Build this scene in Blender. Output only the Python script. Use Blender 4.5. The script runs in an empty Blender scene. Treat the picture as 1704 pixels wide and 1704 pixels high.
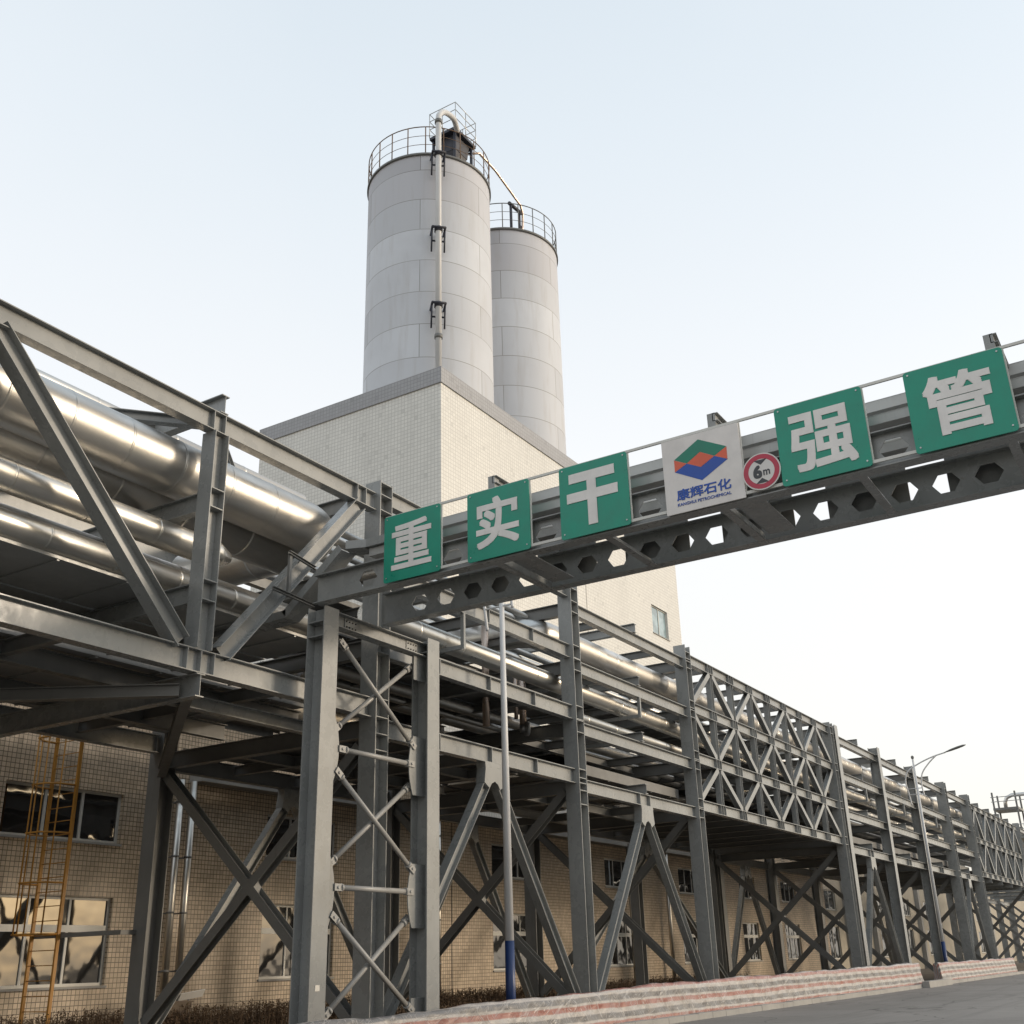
import bpy, bmesh, math, random
from mathutils import Vector, Matrix
random.seed(7)
SC = bpy.context.scene
COL = SC.collection
R = math.radians

# ------------------------------------------------------------------ camera
yaw, pitch, roll = 5.49262046e-01, 3.91913002e-01, -2.81613682e-02
cam = bpy.data.cameras.new("camera")
camo = bpy.data.objects.new("camera", cam)
COL.objects.link(camo)
fw = Vector((math.cos(yaw) * math.cos(pitch), math.sin(yaw) * math.cos(pitch), math.sin(pitch)))
rt = Vector((math.sin(yaw), -math.cos(yaw), 0))
up = rt.cross(fw)
r2 = rt * math.cos(roll) + up * math.sin(roll)
u2 = up * math.cos(roll) - rt * math.sin(roll)
m = Matrix((r2, u2, -fw)).transposed().to_4x4()
m.translation = Vector((0, 0, 1.6))
camo.matrix_world = m
cam.sensor_width = 36.0
cam.sensor_height = 36.0
cam.lens = 36.0 * 1813.48 / 1704.0
cam.clip_start = 0.1
cam.clip_end = 4000
SC.camera = camo

# ------------------------------------------------------------------ light
SUN_DIR = Vector((0.50, -0.80, 0.22)).normalized()      # towards the sun
W = bpy.data.worlds.new("World")
SC.world = W
W.use_nodes = True
wn, wl = W.node_tree.nodes, W.node_tree.links
wn.clear()
wout = wn.new('ShaderNodeOutputWorld')
sky = wn.new('ShaderNodeTexSky')
sky.sky_type = 'NISHITA'
sky.sun_disc = False
sky.sun_elevation = math.asin(SUN_DIR.z)
sky.sun_rotation = math.atan2(SUN_DIR.x, SUN_DIR.y)
sky.air_density = 1.0
sky.dust_density = 4.0
b1 = wn.new('ShaderNodeBackground')
b1.inputs['Strength'].default_value = 0.05
wl.new(sky.outputs[0], b1.inputs['Color'])
tc = wn.new('ShaderNodeTexCoord')
sep = wn.new('ShaderNodeSeparateXYZ')
wl.new(tc.outputs['Generated'], sep.inputs[0])
ramp = wn.new('ShaderNodeValToRGB')
e = ramp.color_ramp.elements
e[0].position = 0.0
e[0].color = (0.92, 0.86, 0.75, 1)
e[1].position = 1.0
e[1].color = (0.56, 0.66, 0.74, 1)
for pos, c in ((0.16, (0.935, 0.91, 0.855, 1)), (0.40, (0.94, 0.94, 0.935, 1)), (0.66, (0.77, 0.83, 0.872, 1))):
    k = e.new(pos)
    k.color = c
wl.new(sep.outputs['Z'], ramp.inputs[0])
# thin high cloud veil
cn = wn.new('ShaderNodeTexNoise')
cn.inputs['Scale'].default_value = 1.6
cn.inputs['Detail'].default_value = 5
cmx = wn.new('ShaderNodeMix')
cmx.data_type = 'RGBA'
cmx.inputs['B'].default_value = (0.95, 0.95, 0.95, 1)
cmr = wn.new('ShaderNodeMapRange')
cmr.inputs['From Min'].default_value = 0.42
cmr.inputs['From Max'].default_value = 0.75
cmr.inputs['To Max'].default_value = 0.35
wl.new(tc.outputs['Generated'], cn.inputs['Vector'])
wl.new(cn.outputs[0], cmr.inputs['Value'])
wl.new(cmr.outputs[0], cmx.inputs['Factor'])
wl.new(ramp.outputs[0], cmx.inputs['A'])
b2 = wn.new('ShaderNodeBackground')
b2.inputs['Strength'].default_value = 0.97
wl.new(cmx.outputs['Result'], b2.inputs['Color'])
add = wn.new('ShaderNodeAddShader')
wl.new(b1.outputs[0], add.inputs[0])
wl.new(b2.outputs[0], add.inputs[1])
wl.new(add.outputs[0], wout.inputs[0])

sl = bpy.data.lights.new("sun", 'SUN')
sl.energy = 1.5
sl.angle = R(9)
sl.color = (1.0, 0.86, 0.69)
so = bpy.data.objects.new("sun", sl)
COL.objects.link(so)
so.rotation_euler = (-SUN_DIR).to_track_quat('-Z', 'Y').to_euler()
so.location = (0, -40, 60)

vs = SC.view_settings
vs.view_transform = 'Standard'
vs.look = 'None'
vs.exposure = 0.0
vs.gamma = 1.0
vs.use_curve_mapping = False
SC.cycles.max_bounces = 8
SC.cycles.diffuse_bounces = 4
SC.cycles.sample_clamp_indirect = 6
SC.cycles.use_denoising = True

# ------------------------------------------------------------------ materials
def newmat(name):
    mt = bpy.data.materials.new(name)
    mt.use_nodes = True
    nt = mt.node_tree
    return mt, nt.nodes, nt.links, nt.nodes['Principled BSDF']

def mixc(nd, lk, fac, a, b, mode='MIX'):
    x = nd.new('ShaderNodeMix')
    x.data_type = 'RGBA'
    x.blend_type = mode
    for sock, val in (('Factor', fac), ('A', a), ('B', b)):
        if hasattr(val, 'is_linked'):
            lk.new(val, x.inputs[sock])
        else:
            x.inputs[sock].default_value = val if sock == 'Factor' else (*val, 1)
    return x.outputs['Result']

def noise(nd, lk, vec, scale, detail=4, rough=0.6):
    n = nd.new('ShaderNodeTexNoise')
    n.inputs['Scale'].default_value = scale
    n.inputs['Detail'].default_value = detail
    n.inputs['Roughness'].default_value = rough
    if vec is not None:
        lk.new(vec, n.inputs['Vector'])
    return n.outputs[0]

def rng(nd, lk, v, a, b, c=0.0, d=1.0):
    r = nd.new('ShaderNodeMapRange')
    r.inputs['From Min'].default_value = a
    r.inputs['From Max'].default_value = b
    r.inputs['To Min'].default_value = c
    r.inputs['To Max'].default_value = d
    lk.new(v, r.inputs['Value'])
    return r.outputs[0]

def wpos(nd):
    return nd.new('ShaderNodeNewGeometry').outputs['Position']

def scaled(nd, lk, vec, s):
    mp = nd.new('ShaderNodeMapping')
    mp.inputs['Scale'].default_value = s
    lk.new(vec, mp.inputs['Vector'])
    return mp.outputs[0]

def bump(nd, lk, bs, h, strength, dist):
    b = nd.new('ShaderNodeBump')
    b.inputs['Strength'].default_value = strength
    b.inputs['Distance'].default_value = dist
    lk.new(h, b.inputs['Height'])
    lk.new(b.outputs[0], bs.inputs['Normal'])

def painted(name, col, rough=0.5, metal=0.0, var=0.12, rust=0.0, spec=0.5):
    mt, nd, lk, bs = newmat(name)
    p = wpos(nd)
    n1 = noise(nd, lk, p, 0.7, 5)
    n2 = noise(nd, lk, scaled(nd, lk, p, (9, 9, 0.8)), 1.0, 4)
    dark = tuple(c * (1 - var * 1.6) for c in col)
    lite = tuple(min(1, c * (1 + var * 0.8)) for c in col)
    c = mixc(nd, lk, rng(nd, lk, n1, 0.3, 0.7), dark, lite)
    c = mixc(nd, lk, rng(nd, lk, n2, 0.58, 0.78, 0, 0.35), c, tuple(x * 0.62 for x in col))
    if rust:
        n3 = noise(nd, lk, p, 5.0, 8, 0.7)
        c = mixc(nd, lk, rng(nd, lk, n3, 0.64, 0.74, 0, rust), c, (0.16, 0.075, 0.035))
        n5 = noise(nd, lk, scaled(nd, lk, p, (3, 3, 0.5)), 1.0, 6, 0.7)
        c = mixc(nd, lk, rng(nd, lk, n5, 0.6, 0.8, 0, rust), c, tuple(x * 1.5 for x in col))
    lk.new(c, bs.inputs['Base Color'])
    r = rng(nd, lk, noise(nd, lk, p, 3.0, 4), 0.3, 0.7, rough - 0.08, rough + 0.1)
    lk.new(r, bs.inputs['Roughness'])
    bs.inputs['Metallic'].default_value = metal
    bs.inputs['Specular IOR Level'].default_value = spec
    return mt

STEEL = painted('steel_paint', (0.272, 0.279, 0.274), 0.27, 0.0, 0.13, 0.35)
STEELD = painted('steel_paint_dull', (0.175, 0.175, 0.168), 0.45, 0.0, 0.12, 0.2)  # dull fittings; on inner rack steel the darker tone stands in for shade
GALV = painted('galvanised_sheet', (0.50, 0.50, 0.49), 0.42, 0.75, 0.12)
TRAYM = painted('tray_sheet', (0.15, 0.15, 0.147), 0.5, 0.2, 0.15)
LIGHTM = painted('light_grey_paint', (0.62, 0.61, 0.57), 0.5, 0.0, 0.06)
POLEM = painted('pole_white_paint', (0.64, 0.645, 0.65), 0.4, 0.0, 0.05)
BLUEP = painted('pole_blue_paint', (0.012, 0.036, 0.13), 0.4, 0.0, 0.08)
YELLOW = painted('yellow_paint', (0.46, 0.215, 0.03), 0.5, 0.0, 0.15)
DARKB = painted('dark_blue_steel', (0.035, 0.038, 0.055), 0.55, 0.0, 0.15)
COPPER_TINT = painted('copper_pipe', (0.62, 0.50, 0.42), 0.3, 0.9, 0.1)  # on the drop pipes this tint stands in for a copper reflection
RUSTY = painted('rusty_steel', (0.20, 0.13, 0.085), 0.7, 0.0, 0.2, 0.5)
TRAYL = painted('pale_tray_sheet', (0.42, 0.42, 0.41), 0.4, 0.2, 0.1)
CONC = painted('concrete', (0.34, 0.33, 0.31), 0.8, 0.0, 0.12)
KERBM = painted('kerb_stone', (0.36, 0.35, 0.33), 0.8, 0.0, 0.10)
CREAM = painted('cream_plaster', (0.40, 0.36, 0.29), 0.8, 0.0, 0.08)
SOIL = painted('soil', (0.12, 0.09, 0.06), 0.95, 0.0, 0.25)
WHITE = painted('white_enamel', (0.66, 0.64, 0.61), 0.5, 0.0, 0.04)
ALU = painted('window_aluminium', (0.55, 0.54, 0.50), 0.4, 0.0, 0.06)
BOXM = painted('box_brown', (0.16, 0.12, 0.085), 0.7, 0.0, 0.15)

def flat(name, col, rough=0.4, spec=0.5):
    mt, nd, lk, bs = newmat(name)
    p = wpos(nd)
    n = noise(nd, lk, p, 2.5, 5)
    c = mixc(nd, lk, rng(nd, lk, n, 0.3, 0.7), tuple(x * 0.88 for x in col), tuple(min(1, x * 1.06) for x in col))
    st = noise(nd, lk, scaled(nd, lk, p, (14, 14, 0.9)), 1.0, 5, 0.7)
    c = mixc(nd, lk, rng(nd, lk, st, 0.54, 0.8, 0, 0.22), c, tuple(x * 0.6 + 0.025 for x in col))
    lk.new(c, bs.inputs['Base Color'])
    lk.new(rng(nd, lk, n, 0.3, 0.7, rough - 0.06, rough + 0.12), bs.inputs['Roughness'])
    bs.inputs['Specular IOR Level'].default_value = spec
    return mt

GREEN = flat('sign_green', (0.004, 0.265, 0.175), 0.32)
SIGNTXT = flat('sign_letter', (0.76, 0.73, 0.70), 0.45)
PANEL = flat('panel_white', (0.72, 0.68, 0.65), 0.4)
LGREEN = flat('emblem_green', (0.010, 0.20, 0.13), 0.4)
LBLUE = flat('emblem_blue', (0.012, 0.075, 0.38), 0.4)
LORANGE = flat('emblem_orange', (0.70, 0.12, 0.055), 0.4)
SRED = flat('sign_red', (0.45, 0.035, 0.07), 0.4)
SBLACK = flat('sign_black', (0.05, 0.055, 0.06), 0.5)
BLACKV = flat('black_bolt', (0.03, 0.03, 0.03), 0.6)

def cladding(name, col, rough):
    mt, nd, lk, bs = newmat(name)
    p = wpos(nd)
    # one tone per rolled sheet along the pipe
    sx = nd.new('ShaderNodeSeparateXYZ')
    lk.new(p, sx.inputs[0])
    fl = nd.new('ShaderNodeMath')
    fl.operation = 'SNAP'
    fl.inputs[1].default_value = 1.15
    lk.new(sx.outputs['X'], fl.inputs[0])
    wn_ = nd.new('ShaderNodeTexWhiteNoise')
    wn_.noise_dimensions = '1D'
    lk.new(fl.outputs[0], wn_.inputs['W'])
    n = noise(nd, lk, scaled(nd, lk, p, (0.9, 3, 3)), 1.0, 5)
    c = mixc(nd, lk, rng(nd, lk, n, 0.3, 0.7), tuple(x * 0.80 for x in col), col)
    c = mixc(nd, lk, rng(nd, lk, wn_.outputs['Value'], 0, 1, 0, 0.35), c, tuple(x * 0.62 for x in col))
    lk.new(c, bs.inputs['Base Color'])
    bs.inputs['Metallic'].default_value = 1.0
    ad = nd.new('ShaderNodeMath')
    ad.operation = 'MULTIPLY_ADD'
    ad.inputs[1].default_value = 0.12
    lk.new(wn_.outputs['Value'], ad.inputs[0])
    lk.new(rng(nd, lk, n, 0.3, 0.7, rough + 0.10, rough - 0.04), ad.inputs[2])
    lk.new(ad.outputs[0], bs.inputs['Roughness'])
    bump(nd, lk, bs, noise(nd, lk, scaled(nd, lk, p, (1.3, 2.5, 2.5)), 1.0, 3), 0.10, 0.05)
    return mt

CLAD = cladding('pipe_cladding', (0.72, 0.70, 0.665), 0.29)
CLADB = cladding('pipe_cladding_bright', (0.80, 0.77, 0.71), 0.25)

def tile(name, tcol, gcol, size, joint, var, stain):
    mt, nd, lk, bs = newmat(name)
    g = nd.new('ShaderNodeNewGeometry')
    sp = nd.new('ShaderNodeSeparateXYZ')
    lk.new(g.outputs['Position'], sp.inputs[0])
    sn = nd.new('ShaderNodeSeparateXYZ')
    lk.new(g.outputs['True Normal'], sn.inputs[0])
    ab = nd.new('ShaderNodeMath')
    ab.operation = 'ABSOLUTE'
    lk.new(sn.outputs['X'], ab.inputs[0])
    gt = nd.new('ShaderNodeMath')
    gt.operation = 'GREATER_THAN'
    gt.inputs[1].default_value = 0.5
    lk.new(ab.outputs[0], gt.inputs[0])
    mx = nd.new('ShaderNodeMix')
    lk.new(gt.outputs[0], mx.inputs[0])
    lk.new(sp.outputs['X'], mx.inputs[2])
    lk.new(sp.outputs['Y'], mx.inputs[3])
    cb = nd.new('ShaderNodeCombineXYZ')
    lk.new(mx.outputs[0], cb.inputs[0])
    lk.new(sp.outputs['Z'], cb.inputs[1])
    br = nd.new('ShaderNodeTexBrick')
    br.offset = 0.0
    br.inputs['Scale'].default_value = 1.0
    br.inputs['Brick Width'].default_value = size
    br.inputs['Row Height'].default_value = size
    br.inputs['Mortar Size'].default_value = joint
    br.inputs['Mortar Smooth'].default_value = 0.15
    br.inputs['Bias'].default_value = 0.0
    br.inputs['Color1'].default_value = (*tuple(c * (1 - var) for c in tcol), 1)
    br.inputs['Color2'].default_value = (*tuple(min(1, c * (1 + var)) for c in tcol), 1)
    br.inputs['Mortar'].default_value = (*gcol, 1)
    lk.new(cb.outputs[0], br.inputs['Vector'])
    n = noise(nd, lk, scaled(nd, lk, g.outputs['Position'], (1, 1, 0.35)), 0.45, 6)
    c = mixc(nd, lk, rng(nd, lk, n, 0.42, 0.72, 0, stain), br.outputs['Color'], tuple(x * 0.45 for x in tcol))
    # rain streaks running down the wall
    ns = noise(nd, lk, scaled(nd, lk, g.outputs['Position'], (1.6, 1.6, 0.05)), 1.0, 5, 0.7)
    c = mixc(nd, lk, rng(nd, lk, ns, 0.55, 0.8, 0, stain * 1.1), c, tuple(x * 0.5 for x in gcol))
    # a few replaced tiles
    br2 = nd.new('ShaderNodeTexWhiteNoise')
    br2.noise_dimensions = '2D'
    sn2 = nd.new('ShaderNodeVectorMath')
    sn2.operation = 'SNAP'
    sn2.inputs[1].default_value = (size, size, size)
    lk.new(cb.outputs[0], sn2.inputs[0])
    lk.new(sn2.outputs[0], br2.inputs['Vector'])
    c = mixc(nd, lk, rng(nd, lk, br2.outputs['Value'], 0.975, 0.985, 0, 0.3), c, tuple(x * 0.5 for x in tcol))
    lk.new(c, bs.inputs['Base Color'])
    bs.inputs['Roughness'].default_value = 0.42
    bump(nd, lk, bs, br.outputs['Fac'], -0.4, 0.01)
    return mt

TILE_LOW = tile('wall_tile', (0.52, 0.415, 0.30), (0.10, 0.074, 0.048), 0.125, 0.010, 0.16, 0.35)
TILE_TOWER = tile('tower_tile', (0.70, 0.69, 0.65), (0.53, 0.52, 0.485), 0.19, 0.020, 0.05, 0.16)
TILE_BAND = tile('band_tile', (0.335, 0.34, 0.355), (0.25, 0.25, 0.26), 0.19, 0.018, 0.05, 0.1)

def silomat():
    mt, nd, lk, bs = newmat('silo_plate')
    t = nd.new('ShaderNodeUVMap')
    br = nd.new('ShaderNodeTexBrick')
    br.offset = 0.5
    br.inputs['Scale'].default_value = 1.0
    br.inputs['Brick Width'].default_value = 7.25
    br.inputs['Row Height'].default_value = 1.95
    br.inputs['Mortar Size'].default_value = 0.022
    br.inputs['Mortar Smooth'].default_value = 0.6
    br.inputs['Color1'].default_value = (0.50, 0.515, 0.55, 1)
    br.inputs['Color2'].default_value = (0.63, 0.655, 0.70, 1)
    br.inputs['Mortar'].default_value = (0.22, 0.215, 0.21, 1)
    lk.new(t.outputs[0], br.inputs['Vector'])
    n = noise(nd, lk, scaled(nd, lk, wpos(nd), (2.2, 2.2, 0.25)), 1.0, 6)
    su = nd.new('ShaderNodeSeparateXYZ')
    lk.new(t.outputs[0], su.inputs[0])
    gt = nd.new('ShaderNodeMath')
    gt.operation = 'GREATER_THAN'
    gt.inputs[1].default_value = 37.05
    lk.new(su.outputs['Y'], gt.inputs[0])
    c = mixc(nd, lk, gt.outputs[0], br.outputs['Color'], (0.86, 0.84, 0.84), 'MULTIPLY')
    c = mixc(nd, lk, rng(nd, lk, n, 0.52, 0.78, 0, 0.45), c, (0.40, 0.38, 0.355))
    n4 = noise(nd, lk, wpos(nd), 0.35, 5)
    c = mixc(nd, lk, rng(nd, lk, n4, 0.45, 0.7, 0, 0.5), c, (0.50, 0.515, 0.55))
    lk.new(c, bs.inputs['Base Color'])
    bs.inputs['Roughness'].default_value = 0.6
    bump(nd, lk, bs, br.outputs['Fac'], -0.15, 0.02)
    return mt
SILO = silomat()

def glassmat(name, tint, rough):
    mt, nd, lk, bs = newmat(name)
    n = noise(nd, lk, wpos(nd), 1.2, 3)
    c = mixc(nd, lk, rng(nd, lk, n, 0.4, 0.7), tint, tuple(x * 2.2 for x in tint))
    lk.new(c, bs.inputs['Base Color'])
    bs.inputs['Roughness'].default_value = rough
    bs.inputs['IOR'].default_value = 2.2
    bump(nd, lk, bs, noise(nd, lk, wpos(nd), 0.9, 2), 0.10, 0.1)
    return mt
GLASS = glassmat('dark_window_glass', (0.012, 0.012, 0.012), 0.04)
GLASSB = glassmat('pale_window_glass', (0.20, 0.27, 0.29), 0.08)

def asphaltmat():
    mt, nd, lk, bs = newmat('asphalt')
    p = wpos(nd)
    n = noise(nd, lk, p, 0.25, 6)
    n2 = noise(nd, lk, p, 60, 3)
    c = mixc(nd, lk, rng(nd, lk, n, 0.3, 0.7), (0.20, 0.188, 0.175), (0.28, 0.262, 0.245))
    c = mixc(nd, lk, rng(nd, lk, n2, 0.4, 0.65, 0, 0.35), c, (0.10, 0.095, 0.09))
    tr = noise(nd, lk, scaled(nd, lk, p, (0.05, 1.3, 1)), 1.0, 4)
    c = mixc(nd, lk, rng(nd, lk, tr, 0.5, 0.72, 0, 0.5), c, (0.10, 0.095, 0.09))
    vo = nd.new('ShaderNodeTexVoronoi')
    vo.feature = 'DISTANCE_TO_EDGE'
    vo.inputs['Scale'].default_value = 0.28
    nzv = nd.new('ShaderNodeTexNoise')
    nzv.inputs['Scale'].default_value = 0.8
    nzv.inputs['Detail'].default_value = 6
    lk.new(p, nzv.inputs['Vector'])
    av = nd.new('ShaderNodeVectorMath')
    av.operation = 'ADD'
    lk.new(p, av.inputs[0])
    lk.new(nzv.outputs['Color'], av.inputs[1])
    lk.new(av.outputs[0], vo.inputs['Vector'])
    c = mixc(nd, lk, rng(nd, lk, vo.outputs['Distance'], 0.0, 0.012, 0.7, 0.0), c, (0.05, 0.047, 0.045))
    lk.new(c, bs.inputs['Base Color'])
    bs.inputs['Roughness'].default_value = 0.85
    bump(nd, lk, bs, n2, 0.3, 0.01)
    return mt
ASPHALT = asphaltmat()

def clothmat():
    mt, nd, lk, bs = newmat('striped_cloth')
    uv = nd.new('ShaderNodeUVMap')
    sp = nd.new('ShaderNodeSeparateXYZ')
    lk.new(uv.outputs[0], sp.inputs[0])
    wob = noise(nd, lk, scaled(nd, lk, uv.outputs[0], (0.5, 0.8, 1)), 1.0, 2)
    ad = nd.new('ShaderNodeMath')
    ad.operation = 'MULTIPLY_ADD'
    ad.inputs[1].default_value = 0.10
    lk.new(wob, ad.inputs[0])
    lk.new(sp.outputs['Y'], ad.inputs[2])
    fr = nd.new('ShaderNodeMath')
    fr.operation = 'FRACT'
    ml = nd.new('ShaderNodeMath')
    ml.operation = 'MULTIPLY'
    ml.inputs[1].default_value = 2.5
    lk.new(ad.outputs[0], ml.inputs[0])
    lk.new(ml.outputs[0], fr.inputs[0])
    rp = nd.new('ShaderNodeValToRGB')
    rp.color_ramp.interpolation = 'LINEAR'
    el = rp.color_ramp.elements
    W_, R_, G_ = (0.42, 0.39, 0.365, 1), (0.30, 0.115, 0.09, 1), (0.15, 0.145, 0.145, 1)
    el[0].position = 0.0
    el[0].color = W_
    el[1].position = 1.0
    el[1].color = W_
    for pos, c in ((0.10, W_), (0.16, R_), (0.38, R_), (0.44, W_), (0.52, W_), (0.58, G_), (0.84, G_), (0.90, W_)):
        k = el.new(pos)
        k.color = c
    lk.new(fr.outputs[0], rp.inputs[0])
    n = noise(nd, lk, scaled(nd, lk, uv.outputs[0], (5, 4, 1)), 1.0, 3, 0.5)
    c = mixc(nd, lk, rng(nd, lk, n, 0.60, 0.72, 0, 0.22), rp.outputs[0], (0.50, 0.48, 0.46))
    n3 = noise(nd, lk, uv.outputs[0], 0.6, 3)
    c = mixc(nd, lk, rng(nd, lk, n3, 0.45, 0.7, 0, 0.3), c, (0.30, 0.28, 0.26))
    lk.new(c, bs.inputs['Base Color'])
    bs.inputs['Roughness'].default_value = 0.34
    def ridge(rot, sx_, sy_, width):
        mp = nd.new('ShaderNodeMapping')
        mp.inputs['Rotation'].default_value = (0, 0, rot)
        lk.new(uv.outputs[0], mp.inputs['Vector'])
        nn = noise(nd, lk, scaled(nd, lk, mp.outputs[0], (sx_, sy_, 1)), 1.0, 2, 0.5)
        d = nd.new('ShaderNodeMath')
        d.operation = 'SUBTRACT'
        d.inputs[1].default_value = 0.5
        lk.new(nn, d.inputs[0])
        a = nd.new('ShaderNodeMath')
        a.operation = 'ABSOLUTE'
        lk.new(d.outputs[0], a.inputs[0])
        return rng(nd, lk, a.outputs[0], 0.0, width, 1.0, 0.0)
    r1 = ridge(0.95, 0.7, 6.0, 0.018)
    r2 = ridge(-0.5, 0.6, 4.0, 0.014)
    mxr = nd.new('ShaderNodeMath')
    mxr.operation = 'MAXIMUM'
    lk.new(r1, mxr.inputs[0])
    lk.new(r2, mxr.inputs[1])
    sm = nd.new('ShaderNodeMath')
    sm.operation = 'MULTIPLY_ADD'
    sm.inputs[1].default_value = 0.35
    lk.new(mxr.outputs[0], sm.inputs[0])
    lk.new(noise(nd, lk, scaled(nd, lk, uv.outputs[0], (4, 7, 1)), 1.0, 4, 0.55), sm.inputs[2])
    bump(nd, lk, bs, sm.outputs[0], 0.45, 0.05)
    lk.new(mixc(nd, lk, rng(nd, lk, mxr.outputs[0], 0, 1, 0, 0.45), c, (0.62, 0.60, 0.58)), bs.inputs['Base Color'])  # crease glints painted as pale lines into the base colour
    return mt
CLOTH = clothmat()

def twigmat():
    mt, nd, lk, bs = newmat('dry_hedge')
    n = noise(nd, lk, wpos(nd), 14, 3)
    c = mixc(nd, lk, rng(nd, lk, n, 0.35, 0.65), (0.055, 0.036, 0.022), (0.16, 0.10, 0.055))
    lk.new(c, bs.inputs['Base Color'])
    bs.inputs['Roughness'].default_value = 0.85
    return mt
TWIG = twigmat()

# ------------------------------------------------------------------ mesh helpers
class MB:
    def __init__(s):
        s.v, s.f, s.sm, s.uv = [], [], [], None

    def quad(s, a, b, c, d):
        n = len(s.v)
        s.v += [a, b, c, d]
        s.f.append((n, n + 1, n + 2, n + 3))
        s.sm.append(False)

    def poly(s, pts):
        n = len(s.v)
        s.v += list(pts)
        s.f.append(tuple(range(n, n + len(pts))))
        s.sm.append(False)

    def box(s, a, b):
        x0, x1 = sorted((a[0], b[0]))
        y0, y1 = sorted((a[1], b[1]))
        z0, z1 = sorted((a[2], b[2]))
        n = len(s.v)
        s.v += [(x, y, z) for x in (x0, x1) for y in (y0, y1) for z in (z0, z1)]
        for q in ((0, 1, 3, 2), (4, 6, 7, 5), (0, 4, 5, 1), (2, 3, 7, 6), (0, 2, 6, 4), (1, 5, 7, 3)):
            s.f.append(tuple(n + i for i in q))
            s.sm.append(False)
        return s

    def prism(s, prof, p0, ax_u, ax_v, vec):
        """closed polygon (u,v) swept along vec"""
        p0, ax_u, ax_v, vec = Vector(p0), Vector(ax_u), Vector(ax_v), Vector(vec)
        n, k = len(s.v), len(prof)
        for o in (Vector((0, 0, 0)), vec):
            for u, v in prof:
                s.v.append(tuple(p0 + ax_u * u + ax_v * v + o))
        flip = ax_u.cross(ax_v).dot(vec) < 0
        for i in range(k):
            j = (i + 1) % k
            q = (n + i, n + j, n + k + j, n + k + i)
            s.f.append(q[::-1] if flip else q)
            s.sm.append(False)
        a = tuple(range(n + k - 1, n - 1, -1))
        b = tuple(range(n + k, n + 2 * k))
        s.f += [a[::-1], b[::-1]] if flip else [a, b]
        s.sm += [False, False]
        return s

    def hbeam(s, p0, p1, h, w, tf=0.022, tw=0.014, upv=(0, 0, 1)):
        p0, p1 = Vector(p0), Vector(p1)
        d = (p1 - p0)
        dn = d.normalized()
        upv = Vector(upv)
        v = (upv - dn * upv.dot(dn)).normalized()
        u = dn.cross(v)
        a, b = w / 2, h / 2
        prof = [(-a, -b), (a, -b), (a, -b + tf), (tw / 2, -b + tf), (tw / 2, b - tf), (a, b - tf), (a, b),
                (-a, b), (-a, b - tf), (-tw / 2, b - tf), (-tw / 2, -b + tf), (-a, -b + tf)]
        return s.prism(prof, p0, u, v, d)

    def cham(s, p0, p1, h, w, t=0.012, upv=(0, 0, 1), side=1):
        """channel section"""
        p0, p1 = Vector(p0), Vector(p1)
        d = p1 - p0
        dn = d.normalized()
        upv = Vector(upv)
        v = (upv - dn * upv.dot(dn)).normalized()
        u = dn.cross(v) * side
        b = h / 2
        prof = [(0, -b), (w, -b), (w, -b + t), (t, -b + t), (t, b - t), (w, b - t), (w, b), (0, b)]
        return s.prism(prof, p0, u, v, d)

    def tube(s, path, r, n=20, caps=True, rad=None):
        pts = [Vector(p) for p in path]
        base = len(s.v)
        prev = None
        for i, p in enumerate(pts):
            if i == 0:
                t = pts[1] - pts[0]
            elif i == len(pts) - 1:
                t = pts[-1] - pts[-2]
            else:
                t = (pts[i + 1] - p).normalized() + (p - pts[i - 1]).normalized()
            t = t.normalized() if t.length > 1e-9 else Vector((0, 0, 1))
            if prev is None:
                ref = Vector((0, 0, 1)) if abs(t.z) < 0.9 else Vector((1, 0, 0))
                a = t.cross(ref).normalized()
            else:
                a = (prev - t * prev.dot(t)).normalized()
            prev = a
            b = t.cross(a)
            rr = rad[i] if rad else r
            for k in range(n):
                th = 2 * math.pi * k / n
                s.v.append(tuple(p + a * math.cos(th) * rr + b * math.sin(th) * rr))
        for i in range(len(pts) - 1):
            for k in range(n):
                k2 = (k + 1) % n
                s.f.append((base + i * n + k, base + i * n + k2, base + (i + 1) * n + k2, base + (i + 1) * n + k))
                s.sm.append(True)
        if caps:
            s.f.append(tuple(range(base + n - 1, base - 1, -1)))
            e0 = base + (len(pts) - 1) * n
            s.f.append(tuple(range(e0, e0 + n)))
            s.sm += [False, False]
        return s

    def build(s, name, mat, parent=None, label=None):
        me = bpy.data.meshes.new(name)
        off = Vector((0, 0, 0))
        o = parent
        while o is not None:
            off += o.location
            o = o.parent
        me.from_pydata([(x - off.x, y - off.y, z - off.z) for x, y, z in s.v], [], s.f)
        me.polygons.foreach_set('use_smooth', s.sm)
        if s.uv:
            ul = me.uv_layers.new(name='UVMap')
            for l in me.loops:
                ul.data[l.index].uv = s.uv[l.vertex_index]
        me.materials.append(mat)
        me.update()
        ob = bpy.data.objects.new(name, me)
        COL.objects.link(ob)
        if parent is not None:
            ob.parent = parent
        if label:
            ob['label'] = label
        return ob

def thing(name, loc, label, cat, group=None):
    o = bpy.data.objects.new(name, None)
    o.empty_display_size = 0.3
    o.location = loc
    COL.objects.link(o)
    o['label'] = label
    o['category'] = cat
    if group:
        o['group'] = group
    return o

def tag(o, label, cat, group=None):
    o['label'] = label
    o['category'] = cat
    if group:
        o['group'] = group
    return o

def arc(c, r, a0, a1, n, ax, ay):
    c, ax, ay = Vector(c), Vector(ax), Vector(ay)
    return [c + ax * r * math.cos(a0 + (a1 - a0) * i / n) + ay * r * math.sin(a0 + (a1 - a0) * i / n) for i in range(n + 1)]

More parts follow.
